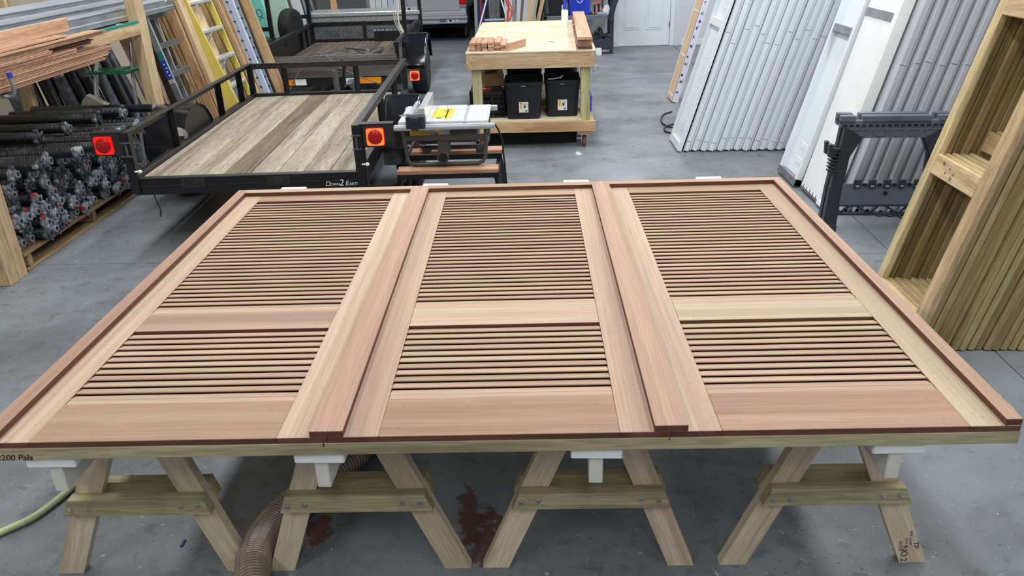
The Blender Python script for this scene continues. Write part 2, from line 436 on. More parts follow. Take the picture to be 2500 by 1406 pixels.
# ---------------------------------------------------------------- the room
def floor_material():
    m, nt, b = _new('concrete'); L = nt.links
    v = coords(nt, world=True)
    def noise(s, d=6, dist=0., vec=v):
        n = N(nt, 'ShaderNodeTexNoise'); n.inputs['Scale'].default_value = s; n.inputs['Detail'].default_value = d; n.inputs['Distortion'].default_value = dist
        L.new(vec, n.inputs['Vector']); return n.outputs['Fac']
    r0 = ramp(nt, [(.25, lin((100, 104, 107))), (.5, lin((117, 122, 126))), (.75, lin((132, 138, 142)))]); L.new(noise(1.6, 9, .6), r0.inputs[0])
    out = r0.outputs[0]
    def mixin(fac, col, blend='MIX'):
        nonlocal out
        mx = N(nt, 'ShaderNodeMix', data_type='RGBA'); mx.blend_type = blend; L.new(fac, mx.inputs['Factor']); L.new(out, mx.inputs['A']); mx.inputs['B'].default_value = col
        out = mx.outputs['Result']
    def rmp(src, a, c, hi=1.):
        r = N(nt, 'ShaderNodeMapRange'); r.inputs[1].default_value = a; r.inputs[2].default_value = c; r.inputs[4].default_value = hi; L.new(src, r.inputs[0]); return r.outputs[0]
    # streaky tyre scuffs
    mp = N(nt, 'ShaderNodeMapping'); mp.inputs['Scale'].default_value = (.7, 1.7, 1); mp.inputs['Rotation'].default_value = (0, 0, .5); L.new(v, mp.inputs[0])
    mixin(rmp(noise(1.5, 7, 1.2, mp.outputs[0]), .54, .74, .62), lin((84, 85, 87)))
    mixin(rmp(noise(26, 4), .60, .70, .35), lin((92, 94, 98)))
    mixin(rmp(noise(70, 2), .665, .73, .85), lin((52, 50, 48)))
    mixin(rmp(noise(13, 8, .8), .56, .72, .6), lin((78, 79, 80)))
    mixin(rmp(noise(46, 3, 1.), .685, .73, .6), lin((196, 200, 204)))
    mixin(rmp(noise(.9, 6, .8), .48, .64, .55), lin((146, 151, 157)))
    warp = N(nt, 'ShaderNodeTexNoise'); warp.inputs['Scale'].default_value = 11.; warp.inputs['Detail'].default_value = 9; warp.inputs['Roughness'].default_value = .68; L.new(v, warp.inputs['Vector'])
    def blob(cx, cy, rx, ry, rot, col, amt, soft=.25, wob=.5):
        nonlocal out
        q = N(nt, 'ShaderNodeMapping'); q.vector_type = 'TEXTURE'
        q.inputs['Location'].default_value = (cx, cy, 0); q.inputs['Rotation'].default_value = (0, 0, rot); q.inputs['Scale'].default_value = (rx, ry, 1)
        L.new(v, q.inputs[0])
        ad = N(nt, 'ShaderNodeVectorMath', operation='MULTIPLY_ADD'); L.new(warp.outputs['Color'], ad.inputs[0]); ad.inputs[1].default_value = (2*wob, 2*wob, 0); L.new(q.outputs[0], ad.inputs[2])
        sb = N(nt, 'ShaderNodeVectorMath', operation='SUBTRACT'); L.new(ad.outputs[0], sb.inputs[0]); sb.inputs[1].default_value = (wob, wob, 0)
        ln = N(nt, 'ShaderNodeVectorMath', operation='LENGTH'); L.new(sb.outputs[0], ln.inputs[0])
        r = N(nt, 'ShaderNodeMapRange'); r.inputs[1].default_value = 1.; r.inputs[2].default_value = 1-soft; r.inputs[4].default_value = amt; L.new(ln.outputs['Value'], r.inputs[0])
        mixin(r.outputs[0], lin(col))
    blob(-.215, 2.23, .10, .085, -.4, (98, 62, 48), .9, .12, 2.4); blob(-.255, 2.36, .035, .09, 0, (98, 62, 48), .85, .15, 2.)
    blob(-.18, 2.09, .05, .08, 0, (98, 62, 48), .8, .15, 2.)
    blob(-.785, 2.235, .045, .085, .1, (104, 68, 54), .85, .12, 1.6)
    blob(-2.62, 3.75, .75, .32, .85, (84, 86, 90), .6, .8, .8); blob(-2.35, 4.35, .5, .12, .75, (78, 80, 84), .6, .8, .8)
    blob(-1.75, 5.75, .7, .3, 0, (60, 62, 66), .7, .9, .6)
    blob(1.3, 8.6, .8, .14, .1, (96, 98, 100), .6, .9, .9); blob(1.1, 9.9, .7, .12, .05, (90, 92, 94), .6, .9, .9)
    L.new(out, b.inputs['Base Color']); b.inputs['Specular IOR Level'].default_value = .35
    b.inputs['Roughness'].default_value = .5
    rr = N(nt, 'ShaderNodeMapRange'); rr.inputs[3].default_value = .38; rr.inputs[4].default_value = .68; L.new(noise(3, 5), rr.inputs[0]); L.new(rr.outputs[0], b.inputs['Roughness'])
    bp = N(nt, 'ShaderNodeBump'); bp.inputs['Strength'].default_value = .18; bp.inputs['Distance'].default_value = .004; L.new(noise(60, 5), bp.inputs['Height']); L.new(bp.outputs[0], b.inputs['Normal'])
floor_material()
plain('joint_dark', (58, 60, 64), .8)
BR = math.radians(-1.35)
RX0, RX1, RY0, RY1, RH = -4.85, 3.75, -3.5, 19.6, 4.4
fl = tag(thing('floor', 'bare grey concrete workshop floor with stains and control joints', 'floor', (0, 4.75, 0), BR), kind='structure')
MB().quad((RX0-1, RY0-6, -.012), (RX1+1, RY0-6, -.012), (RX1+1, RY1, -.012), (RX0-1, RY1, -.012)).build('joint_bed', 'joint_dark', fl)
gx = [RX0-1, -2.45, 2.12, RX1+1]; gy = [RY0-6, -.2, 7.6, RY1]
gx = [RX0-1, 2.3, RX1+1]; gy = [-9.5, 0, 7.9, 14.9]
for i in range(2):
    for j in range(3):
        x0, x1, y0, y1 = gx[i]+.003, gx[i+1]-.003, gy[j]+.003, gy[j+1]-.003
        MB().box(x0, x1, y0, y1, -.05, 0, .002).build('slab', 'concrete', fl)
def wall(name, x0, x1, y0, y1, mat):
    o = MB().box(x0, x1, y0, y1, -.05, RH).build(name, mat); recenter(o); return tag(o, None, None, None, 'structure')
wall('wall_left', RX0-.15, RX0, RY0-.15, RY1, 'wall_beige')
wall('wall_right', RX1, RX1+.15, RY0-.15, RY1, 'wall_white')
wall('wall_front', RX0, RX1, RY0-.15, RY0, 'wall_dim')
o = MB().box(RX0-.15, RX1+.15, RY0-.15, RY1, RH, RH+.1).build('ceiling', 'ceiling_grey'); recenter(o); tag(o, None, None, None, 'structure')
# ---------------------------------------------------------------- the louvered garage door lying on four sawhorses
ZD = .76
def build_door():
    T = thing('louvered_garage_door', 'unfinished reddish hardwood garage door with three louvered bays, lying flat on white-topped sawhorses', 'garage door', (-.11, 2.79, ZD-.019))
    ox, oy, oz = -.11, 2.79, ZD-.019
    def B(name, x0, x1, y0, y1, z0, z1, mat, axis, b=.0012):
        o = bx(name, x0-ox, x1-ox, y0-oy, y1-oy, z0-oz, z1-oz, mat, T, b, axis)
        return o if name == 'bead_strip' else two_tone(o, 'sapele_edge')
    n0, f0 = 1.723, 3.862
    bays = [(-1.484, -1.347, -.684, -.549), (-.548, -.412, .224, .357), (.358, .491, 1.128, 1.259)]
    zb, zt = ZD-.019, ZD
    for (a, b, c, d) in bays:
        B('stile', a, b-.0006, n0, f0, zb, zt, 'sapele_stile', 'Y'); B('stile', c+.0006, d, n0, f0, zb, zt, 'sapele_stile', 'Y')
        B('bottom_rail', b, c, n0, 1.905, zb, zt, 'sapele_rail', 'X'); B('lock_rail', b, c, 2.353, 2.496, zb, zt, 'sapele_stile', 'X')
        B('top_rail', b, c, 3.726, f0, zb, zt, 'sapele_rail', 'X')
        for (y0, y1, n) in ((1.905, 2.353, 11), (2.496, 3.726, 32)):
            MB().box(b-ox-.004, c-ox+.004, y0-oy-.004, y1-oy+.004, zb-oz-.0015, zb-oz+.001).build('gap_shade_sheet', 'gap_black', T)  # black sheet added under the slats to put the gap shade into colour
            # half louvers at the ends and the bead strip against the near rail
            B('bead_strip', b, c, y0, y0+.024, zb, zt-.002, 'sapele_slat', 'X')
            p = (y1-y0-.030)/n
            for k in range(n):
                yc = y0+.024+p*(k+.5)
                # slat tilted: high edge towards the viewer
                w, t, a_ = .0395, .0075, math.radians(13.5)
                L = Matrix.Translation(((b+c)/2-ox, yc-oy, ZD-.0092-oz)) @ Matrix.Rotation(-a_, 4, 'X')
                key = ('slat', round(c-b, 3))
                if key not in _bc:
                    # rounded nose profile
                    prof = []
                    for i in range(5):
                        q = PI/2+PI*i/4; prof.append((-w/2+t/2+math.cos(q)*t/2, math.sin(q)*t/2))
                    for i in range(5):
                        q = -PI/2+PI*i/4; prof.append((w/2-t/2+math.cos(q)*t/2, math.sin(q)*t/2))
                    h = (c-b)/2; nn = len(prof)
                    v = [(-h, y, z) for y, z in prof]+[(h, y, z) for y, z in prof]
                    f = [tuple(range(nn))[::-1], tuple(range(nn, 2*nn))]+[(i, (i+1) % nn, (i+1) % nn+nn, i+nn) for i in range(nn)]
                    me = bpy.data.meshes.new('louver'); me.from_pydata(v, [], f); me.materials.append(MAT['sapele_slat']); me.materials.append(MAT['sapele_edge'])
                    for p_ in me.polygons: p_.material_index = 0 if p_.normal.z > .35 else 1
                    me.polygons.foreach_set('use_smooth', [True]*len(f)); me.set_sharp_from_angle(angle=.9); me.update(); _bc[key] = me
                reg(bpy.data.objects.new('louver_slat', _bc[key]), L, T)
    zt2 = ZD+.0205
    B('trim_board', -1.484, -1.436, n0, f0, zt, zt2, 'sapele_trim', 'Y'); B('trim_board', 1.217, 1.259, n0, f0, zt, zt2, 'sapele_trim', 'Y')
    B('mullion_board', -.593, -.504, n0-.002, f0, zt, zt2, 'sapele_trim', 'Y'); B('mullion_board', .314, .401, n0-.002, f0, zt, zt2, 'sapele_trim', 'Y')
    for x0, x1 in ((-1.436, -.593), (-.504, .314), (.401, 1.217)):
        B('top_trim', x0, x1, 3.813, f0, zt, zt2, 'sapele_trim', 'X')
    # tiny nail holes
    h = MB()
    for (a, b, c, d) in bays:
        for x in (a+.075, b-.03, c+.03, d-.075):
            for y in (1.76, 2.0, 2.3, 2.6, 2.9, 3.2, 3.5, 3.8):
                xx, yy = x+R.uniform(-.01, .01)-ox, y+R.uniform(-.05, .05)-oy
                h.cyl((xx, yy, zt-oz-.0005), (xx, yy, zt-oz+.0003), .0015, 6)
        for y in (1.76, 1.86, 2.38, 2.46):
            for x in (b+.05, c-.05):
                h.cyl((x-ox, y-oy, zt-oz-.0005), (x-ox, y-oy, zt-oz+.0003), .0016, 6)
    o = h.build('nail_hole', 'brown_dark', T); o['kind'] = 'stuff'
build_door()
# support battens across the sawhorses
t = tag(bx('support_batten', -1.56, 1.262, 1.722, 1.81, .703, .741, 'treated'), 'long pale green treated batten under the near edge of the louvered door', 'batten')
text('2200 Pala', .026, 'ink_black', t.matrix_basis.inverted() @ frame_on((-1.40, 1.7213, .7115), (1, 0, 0), (0, .0, 1)), t, 'handwriting', .0003, .25)
for xa_, z0_ in ((-.5605, .731), (.352, .734)): MB().box(xa_, xa_+.003, 1.7208, 1.7225, z0_, .741).build('pencil_tick', 'ink_black', t, t.matrix_basis.inverted())
tag(bx('support_batten', -1.47, 1.305, 1.816, 1.903, .703, .741, 'treated'), 'second treated batten under the door, its right end showing past the near batten', 'batten')
tag(bx('support_batten', -1.47, 1.25, 3.76, 3.848, .703, .741, 'treated'), 'treated batten hidden under the far edge of the louvered door', 'batten')
def sawhorse(label, xa, xb, feetN, topN, worn=False):
    """xa cap middle at near end, xb at far end; feetN/topN near leg pair x at floor and at z=.487"""
    y0, y1 = 1.735, 4.15
    T = thing('sawhorse', label, 'sawhorse', (xa, 2.9, 0), 0, 'long wooden sawhorses under the louvered door')
    ox, oy = xa, 2.9
    def P(x, y, z): return (x-ox, y-oy, z)
    capw = .138
    bar('top_cap', P(xa, y0, .684), P(xb, y1, .684), capw, .038, 'white_paint', T, b=.004)
    if worn: MB().box(xa-ox-.06, xa-ox+.06, y0-oy-.001, y0-oy+.05, .6975, .7035).build('bare_wood_patch', 'pine_orange', T, label='bare wood where the white paint has worn off')
    bar('beam', P(xa, y0+.012, .62), P(xb, y1, .62), .038, .089, 'white_paint_worn', T, b=.003)
    def xm(y): return xa+(xb-xa)*(y-y0)/(y1-y0)
    for (yc, feet, top) in ((2.05, feetN, topN), (3.86, [xm(3.86)-.33, xm(3.86)+.33], None)):
        for s, fx in zip((-1, 1), feet):
            cx = xm(yc)
            txx = top[0 if s < 0 else 1] if top else cx+s*.13
            slope = (txx-fx)/.487
            zt = .655
            xt = fx+slope*zt
            # leg: sheared board cut level at the floor
            hw = .0445; d = Vector((slope, 0, 1)).normalized(); ll = math.hypot(slope, 1)
            hx = .0405*ll
            v = [(fx-hx, 0), (fx+hx, 0), (xt+hx, zt), (xt-hx, zt)]
            mid = Vector(((fx+xt)/2, yc, zt/2))
            M = axes((xt-fx, 0, zt), (0, 1, 0), mid)
            mb = MB(); Mi = M.inverted()
            vv = [Mi @ Vector((x, y, z)) for y in (yc-.019, yc+.019) for x, z in v]
            mb.add([tuple(q) for q in vv], [(0, 1, 2, 3), (7, 6, 5, 4), (0, 4, 5, 1), (1, 5, 6, 2), (2, 6, 7, 3), (3, 7, 4, 0)])
            mb.build('leg', 'pine_leg', T, Matrix.Translation((-ox, -oy, 0)) @ M)
        for sg, yy in ((-1, yc-.038), (1, yc+.038)):
            z0, z1 = (.279, .341) if sg < 0 else (.29, .352)
            if yc > 3: sg = sg
            lo = [feet[i]+((top[i] if top else xm(yc)+(-.13, .13)[i])-feet[i])/.487*z0 for i in (0, 1)]
            hi = [feet[i]+((top[i] if top else xm(yc)+(-.13, .13)[i])-feet[i])/.487*z1 for i in (0, 1)]
            o_ = .05
            poly = [(lo[0]-o_-ox, z0), (lo[1]+o_-ox, z0), (hi[1]+o_-ox, z1), (hi[0]-o_-ox, z1)]
            c = Vector((sum(p[0] for p in poly)/4, yy-oy, (z0+z1)/2))
            mb = MB().prism([(x-c.x, z-c.z) for x, z in poly], -.019, .019)
            st = mb.build('stretcher', 'treated', T, Matrix.Translation(c))
            if sg < 0:
                for i in (0, 1):
                    for dx in (-.034, .022):
                        zz = (z0+z1)/2+R.uniform(-.006, .006); bx_ = (lo[i]+hi[i])/2+dx*(1 if i else 1)-ox
                        M = Matrix.Translation((bx_, yy-oy-.019, zz)) @ Matrix.Rotation(PI/2, 4, 'X')
                        MB().lathe([(.0095, 0), (.0095, .0015), (.0055, .002), (.0055, .007), (.0045, .0085), (.003, .012)], 8).build('bolt', 'zinc', st, M, 35)
    return T
h1 = sawhorse('wooden sawhorse at the left end, green hose running beside its near leg', -1.318, -1.285, (-1.598, -1.012), (-1.388, -1.158))
h2 = sawhorse('wooden sawhorse with the ribbed dust hose curling around its near leg', -.583, -.508, (-.868, -.268), (-.70, -.46))
h3 = sawhorse('wooden sawhorse with strong dark grain, standing right of the rust stain', .165, .256, (-.14, .482), (.058, .30), True)
h4 = sawhorse('wooden sawhorse at the right end, near leg stamped NO.2', .966, .969, (.655, 1.253), (.85, 1.045), True)
# lumber stamp on the right leg of the fourth sawhorse
def stamp():
    sl = (1.045-1.253)/.487
    d = Vector((sl, 0, 1)).normalized(); n = Vector((1, 0, -sl)).normalized()
    base = Vector((1.253, 2.0306, 0))
    h = h4
    off = Vector((-.966, -2.9, 0))
    for txt, size, along, across in (('NO.2', .03, .05, -.018), ('KD-HT', .015, .085, -.022), ('TP', .026, .07, .026), ('SM01 S-DRY', .012, .105, .018), ('S-P-F', .012, .1, .003)):
        p = base+d*along+n*across+off
        text(txt, size, 'ink_black', frame_on(p, -n*.3-d, n), h, 'lumber_stamp', .0002)
stamp()
# pale green garden hose
pts = bez([(-2.35, 1.9, .016), (-2.1, 2.06, .016), (-1.955, 2.22, .016), (-1.88, 2.30, .016), (-1.835, 2.42, .016), (-1.79, 2.62, .016), (-1.70, 2.9, .016), (-1.5, 3.2, .016)], 8)
solo(MB().tube(pts, .0135, 10), 'garden_hose', 'hose_green', 'pale green hose lying on the floor beside the left sawhorse', 'hose', smooth=60)
# ribbed clear dust hose with wire helix
def dust_hose():
    path = bez([(-.80, 1.72, .062), (-.90, 1.86, .062), (-.948, 2.0, .062), (-.955, 2.1, .062), (-.935, 2.2, .062), (-.87, 2.34, .062), (-.78, 2.49, .062), (-.70, 2.66, .062), (-.63, 2.9, .062), (-.6, 3.2, .062)], 22)
    rs = [.054 if i % 2 else .059 for i in range(len(path))]
    T = thing('dust_hose', 'clear ribbed dust-collection hose curving on the floor around the second sawhorse', 'hose', path[30])
    off = Vector(path[30])
    P = [Vector(p)-off for p in path]
    MB().tube(P, .055, 16, rs=rs).build('ribbed_tube', 'duct_brown', T, smooth=80)
    for i in range(1, len(P)-1, 2):
        d = (P[i+1]-P[i-1]).normalized(); u = Vector((0, 0, 1)); w = d.cross(u).normalized()
        ring = [P[i]+w*(.0595*math.cos(a*PI/8))+u*(.0595*math.sin(a*PI/8)) for a in range(16)]
    rings = MB()
    for i in range(1, len(P)-1, 2):
        d = (P[i+1]-P[i-1]).normalized(); u = Vector((0, 0, 1)); w = d.cross(u).normalized()
        rings.tube([P[i]+w*(.0575*math.cos(a*PI/7))+u*(.0575*math.sin(a*PI/7)) for a in range(14)], .0022, 4, closed=True)
    o = rings.build('wire_helix', 'wire_dark', T)
dust_hose()
# litter on the floor
solo(MB().box(-1.268, -1.258, 2.15, 2.185, 0, .006, .001), 'plastic_offcut', 'ink_blue', 'small dark blue scrap on the floor between the first two sawhorses', 'scrap')
solo(MB().prism([(-.018, 0), (.018, 0), (.010, .016), (-.004, .02)], -.03, .03, Matrix.Translation((.472, 7.25, 0)) @ Matrix.Rotation(.6, 4, 'Z')), 'paper_scrap', 'white_paint', 'crumpled white paper scrap on the floor in front of the workbench caster', 'scrap')
# ---------------------------------------------------------------- trailers
def rrect(hx, hz, r, n=4):
    out = []
    for cx, cz, a0 in ((hx-r, hz-r, 0), (-hx+r, hz-r, PI/2), (-hx+r, -hz+r, PI), (hx-r, -hz+r, 1.5*PI)):
        for i in range(n+1):
            a = a0+PI/2*i/n; out.append((cx+r*math.cos(a), cz+r*math.sin(a)))
    return out
def tail_lamp(T, x, y, z, s=.056, hot=True):
    """square lens facing -Y"""
    M = Matrix.Translation((x, y, z))
    h = MB().prism(rrect(s*1.02, s*1.02, s*.3), 0, .05).build('tail_lamp', 'red_lens', T, M)
    MB().prism(rrect(s, s, s*.28), -.008, 0).build('reflector_ring', 'lens_flash_return_hot' if hot else 'lens_flash_return', h, M, label='orange red reflector around the lens, its glow standing in for returned flash')  # emissive ring imitates the flash bouncing back
    MB().prism(rrect(s*1.06, s*1.06, s*.3), -.004, .002).build('lens_rim', 'lens_flash_return', h, M)
    MB().lathe([(s*.88, 0), (s*.86, .008), (s*.55, .016), (s*.2, .019)], 20).build('round_lens', 'lens_red', h, M @ Matrix.Translation((0, -.008, 0)) @ Matrix.Rotation(PI/2, 4, 'X'), 40)
def wheel(T, x, y, r, w, side, rim='white_paint', name='wheel'):
    M = Matrix.Translation((x, y, r)) @ Matrix.Rotation(PI/2*side, 4, 'Y')
    h = w/2
    t = MB().lathe([(r*.6, -h), (r*.8, -h*1.05), (r*.93, -h*.95), (r*.985, -h*.7), (r, -h*.35), (r, h*.35), (r*.985, h*.7), (r*.93, h*.95), (r*.8, h*1.05), (r*.6, h)], 30).build(name, 'rubber', T, M, 35)
    MB().lathe([(r*.6, -h*.8), (r*.61, h*.9), (r*.56, h*.95), (r*.5, h*.6), (r*.25, h*.55), (r*.22, h*.75), (r*.12, h*.85)], 24).build('rim', rim, t, M, 35)
    return t
def fender(T, x0, x1, yc, zc, r, mat='black_gloss', a0=8, a1=172):
    n = 16; mb = MB(); v = []; f = []
    prof = [(x0, -.0), (x0, .0), (x1-.03, 0), (x1-.012, -.006), (x1, -.02), (x1, -.05)]
    for i in range(n+1):
        a = math.radians(a0+(a1-a0)*i/n)
        for (x, d) in prof: v.append((x, yc+(r+d)*math.cos(a), zc+(r+d)*math.sin(a)))
    k = len(prof)
    for i in range(n):
        for j in range(k-1): f.append((i*k+j, (i+1)*k+j, (i+1)*k+j+1, i*k+j+1))
    mb.add(v, f)
    return mb.build('fender', mat, T, None, 35)
def deck_trailer():
    W, Ln, zd, zr = 1.55, 2.83, .5, .81
    T = thing('utility_trailer', 'black steel utility trailer with an empty weathered plank deck and low rails', 'trailer', (-2.655, 5.075, 0), math.radians(1.5))
    # frame
    b = bx('rear_beam', 0, W, 0, .045, .385, .495, 'black_steel', T, .004)
    MB().box(0, W, -.004, .05, .494, .502).box(.0, W, -.008, .004, .447, .453).build('beam_lip', 'black_steel_worn', b, Matrix.Identity(4))
    for x in (.375, .945):
        MB().box(x, x+.085, -.010, .0, .452, .488).box(x-.05, x+.11, -.006, 0, .43, .492).build('gate_bracket', 'black_steel_worn', b, Matrix.Identity(4))
    text('D', .045, 'white_paint', frame_on((W-.245, -.0085, .425), (1, 0, 0), (0, 0, 1)), b, shear=.2)
    text('OWN', .026, 'white_paint', frame_on((W-.20, -.0085, .42), (1, 0, 0), (0, 0, 1)), b, shear=.2)
    text('2', .062, 'white_paint', frame_on((W-.155, -.0085, .43), (1, 0, 0), (0, 0, 1)), b, shear=.2)
    text('E', .045, 'white_paint', frame_on((W-.118, -.0085, .425), (1, 0, 0), (0, 0, 1)), b, shear=.2)
    text('ARTH', .026, 'white_paint', frame_on((W-.07, -.0085, .42), (1, 0, 0), (0, 0, 1)), b, shear=.2)
    for x in (0, W-.05):
        MB().box(x, x+.05, .0, Ln, .40, .49).box(x, x+.05, 0, Ln, .49, .53, .004).build('side_beam', 'black_steel', T)
    bx('front_beam', 0, W, Ln-.05, Ln, .40, .525, 'black_steel', T)
    for y in (.9, 1.8):
        bx('cross_member', .05, W-.05, y, y+.05, .40, .46, 'black_steel', T)
    # deck planks
    n = 8; x0, x1 = .052, W-.052; w = (x1-x0)/n
    for i in range(n):
        yA = .048+R.uniform(0, .004)
        bar('deck_plank', (x0+w*(i+.5), yA, zd-.018+R.uniform(-.002, .002)), (x0+w*(i+.5), Ln-.055, zd-.018+R.uniform(-.002, .002)), w-.005, .036, 'deck_brown' if i == 3 else 'deck_grey', T, b=.003)
    # rails (angle iron)
    def rail(name, p0, p1, inn):
        p0, p1, inn = Vector(p0), Vector(p1), Vector(inn)
        mb = MB().bar(p0, p1, .048, .006).bar(p0-inn*.021+Vector((0, 0, -.022)), p1-inn*.021+Vector((0, 0, -.022)), .006, .045)
        return mb.build(name, 'black_steel_worn', T)
    rail('top_rail', (.02, 0, zr), (.02, Ln, zr), (1, 0, 0)); rail('top_rail', (W-.02, 0, zr), (W-.02, Ln, zr), (-1, 0, 0))
    MB().box(-.0, W, Ln-.05, Ln, zr-.006, zr).box(0, W, Ln-.05, Ln-.044, zr-.048, zr).build('top_rail', 'black_steel_worn', T)
    def post(x, y, z0=.5, z1=zr):
        return MB().box(x-.025, x+.025, y-.003, y+.003, z0, z1).box(x-.025, x-.019, y-.025, y+.003, z0, z1).build('rail_post', 'black_steel', T)
    for y in (.78, 1.86, 2.45): post(.02, y)
    for y in (1.15, 2.0): post(W-.02, y)
    for x in (.36, 1.06): post(x, Ln-.03)
    MB().box(-.012, .045, -.012, .003, .40, zr).box(.04, .046, -.012, .045, .5, zr).build('corner_post', 'black_steel', T)
    MB().box(W-.045, W+.022, -.012, .003, .385, zr+.004).box(W+.016, W+.022, -.012, .05, .385, zr).build('corner_post', 'black_steel', T)
    for x, y in ((.02, Ln-.02), (W-.02, Ln-.02)): MB().box(x-.025, x+.025, y-.02, y+.02, .5, zr).build('corner_post', 'black_steel', T)
    # hinge hardware on the rear posts
    for x in (W-.02, .02):
        MB().box(x-.03, x+.03, -.03, -.012, .745, .753).box(x-.03, x+.03, -.03, -.012, .655, .663).cyl((x, -.02, .66), (x, -.02, .75), .008, 8).build('hinge', 'cast_dark', T, smooth=40)
        MB().cyl((x+.02, -.02, .555), (x+.05, -.02, .555), .006, 8).lathe([(.004, -.012), (.013, -.006), (.014, 0), (.013, .006), (.004, .012)], 10, Matrix.Translation((x+.055, -.02, .555))).build('latch_pin', 'white_paint', T, smooth=40)
    # lamp brackets, lamps
    for x, xa, xb in ((-.125, -.20, 0), (1.655, W, 1.775)):
        MB().box(xa, xb, -.012, .06, .815, .821).box(xa, xb, -.008, -.002, .665, .815).build('lamp_bracket', 'black_steel_worn', T)
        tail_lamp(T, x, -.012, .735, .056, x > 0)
    # wheels and fenders
    for sgn, x0_, x1_ in ((-1, -.02, -.27), (1, W+.02, W+.29)):
        yc = 1.32
        if sgn > 0: fender(T, x0_-.02, x1_, yc, .33, .42, a1=186)
        else: fender(T, x0_+.02, x1_, yc, .33, .40)
        wheel(T, (x0_+x1_)/2+sgn*.01, yc, .325, .19, sgn, 'black_steel')
        # inner skirt plate
        poly = [(yc+.40*math.cos(math.radians(a)), .33+.40*math.sin(math.radians(a))) for a in range(8, 173, 12)]
        pl = MB(); pl.add([(x0_, y, z) for y, z in poly]+[(x0_-sgn*.004, y, z) for y, z in poly], [tuple(range(len(poly))), tuple(range(2*len(poly)-1, len(poly)-1, -1))]+[(i, i+len(poly), i+1+len(poly), i+1) for i in range(len(poly)-1)])
        pl.build('fender_plate', 'black_steel_worn', T)
    MB().cyl((-.25, 1.36, .325), (W+.25, 1.36, .325), .03, 10).build('axle', 'black_steel', T, smooth=40)
    # paper sticker on the left fender
    s = MB().lathe([(.062, 0), (.062, .002)], 14, Matrix.Translation((-.03, .985, .56)) @ Matrix.Rotation(-PI/2*.85, 4, 'X') @ Matrix.Rotation(.25, 4, 'Z')).build('paper_tag', 'paper', T)
    # A-frame tongue, coupler, jack
    MB().bar((.25, Ln-.2, .36), (W/2, Ln+1.0, .36), .05, .08).bar((W-.25, Ln-.2, .36), (W/2, Ln+1.0, .36), .05, .08).build('tongue', 'black_steel', T)
    MB().box(W/2-.035, W/2+.035, Ln+.95, Ln+1.2, .36, .43, .01).build('coupler', 'cast_dark', T)
    j = MB().cyl((W/2-.06, Ln+.62, .1), (W/2-.06, Ln+.62, .62), .03, 12).cyl((W/2-.06, Ln+.62, .06), (W/2-.06, Ln+.62, .1), .05, 12).build('jack', 'grey_steel', T, smooth=40)
    MB().tube([(W/2-.06, Ln+.62, .62), (W/2+.03, Ln+.62, .63), (W/2+.03, Ln+.6, .74)], .008, 8).build('jack_crank', 'black_steel', j, smooth=60)
    MB().bar((W/2+.01, Ln+.5, .4), (W/2+.09, Ln+.45, .72), .02, .02).build('safety_chain_hook', 'black_steel', T)
    # cable hanging at the rear left
    MB().tube(bez([(.11, .03, .40), (.115, .03, .34), (.13, .03, .27), (.12, .03, .22)], 5), .004, 6).build('loose_wire', 'cable_black', T)
deck_trailer()
def shavings():
    mb = MB()
    for i in range(42):
        x, y = -2.655+R.uniform(.1, 1.45), 5.075+R.uniform(.1, 2.7); a = R.uniform(0, 3.1)
        l = R.uniform(.006, .018); mb.bar((x-l*math.cos(a), y-l*math.sin(a), .5035), (x+l*math.cos(a), y+l*math.sin(a), .5045), R.uniform(.003, .008), .002)
    o = mb.build('wood_shavings', 'pine_fresh'); recenter(o); tag(o, 'pale wood shavings scattered on the empty trailer deck', 'shavings', None, 'stuff')
shavings()
def mesh_panel(T, p0, u, v, nu, nv, name='expanded_mesh', mat='black_steel_worn', r=.0045):
    """diamond lattice in the parallelogram p0, u, v"""
    p0, u, v = Vector(p0), Vector(u), Vector(v); mb = MB(); nrm = u.cross(v).normalized()
    def seg(a, b): mb.bar(p0+u*a[0]+v*a[1], p0+u*b[0]+v*b[1], r*2, r*.8, up=nrm)
    for i in range(nu):
        for j in range(nv):
            a0, a1, c = i/nu, (i+1)/nu, (i+.5)/nu; b0, b1, d = j/nv, (j+1)/nv, (j+.5)/nv
            for A, B in (((a0, d), (c, b1)), ((c, b1), (a1, d)), ((a1, d), (c, b0)), ((c, b0), (a0, d))): seg(A, B)
    o = mb.build(name, mat, T); o['kind'] = 'stuff'; return o
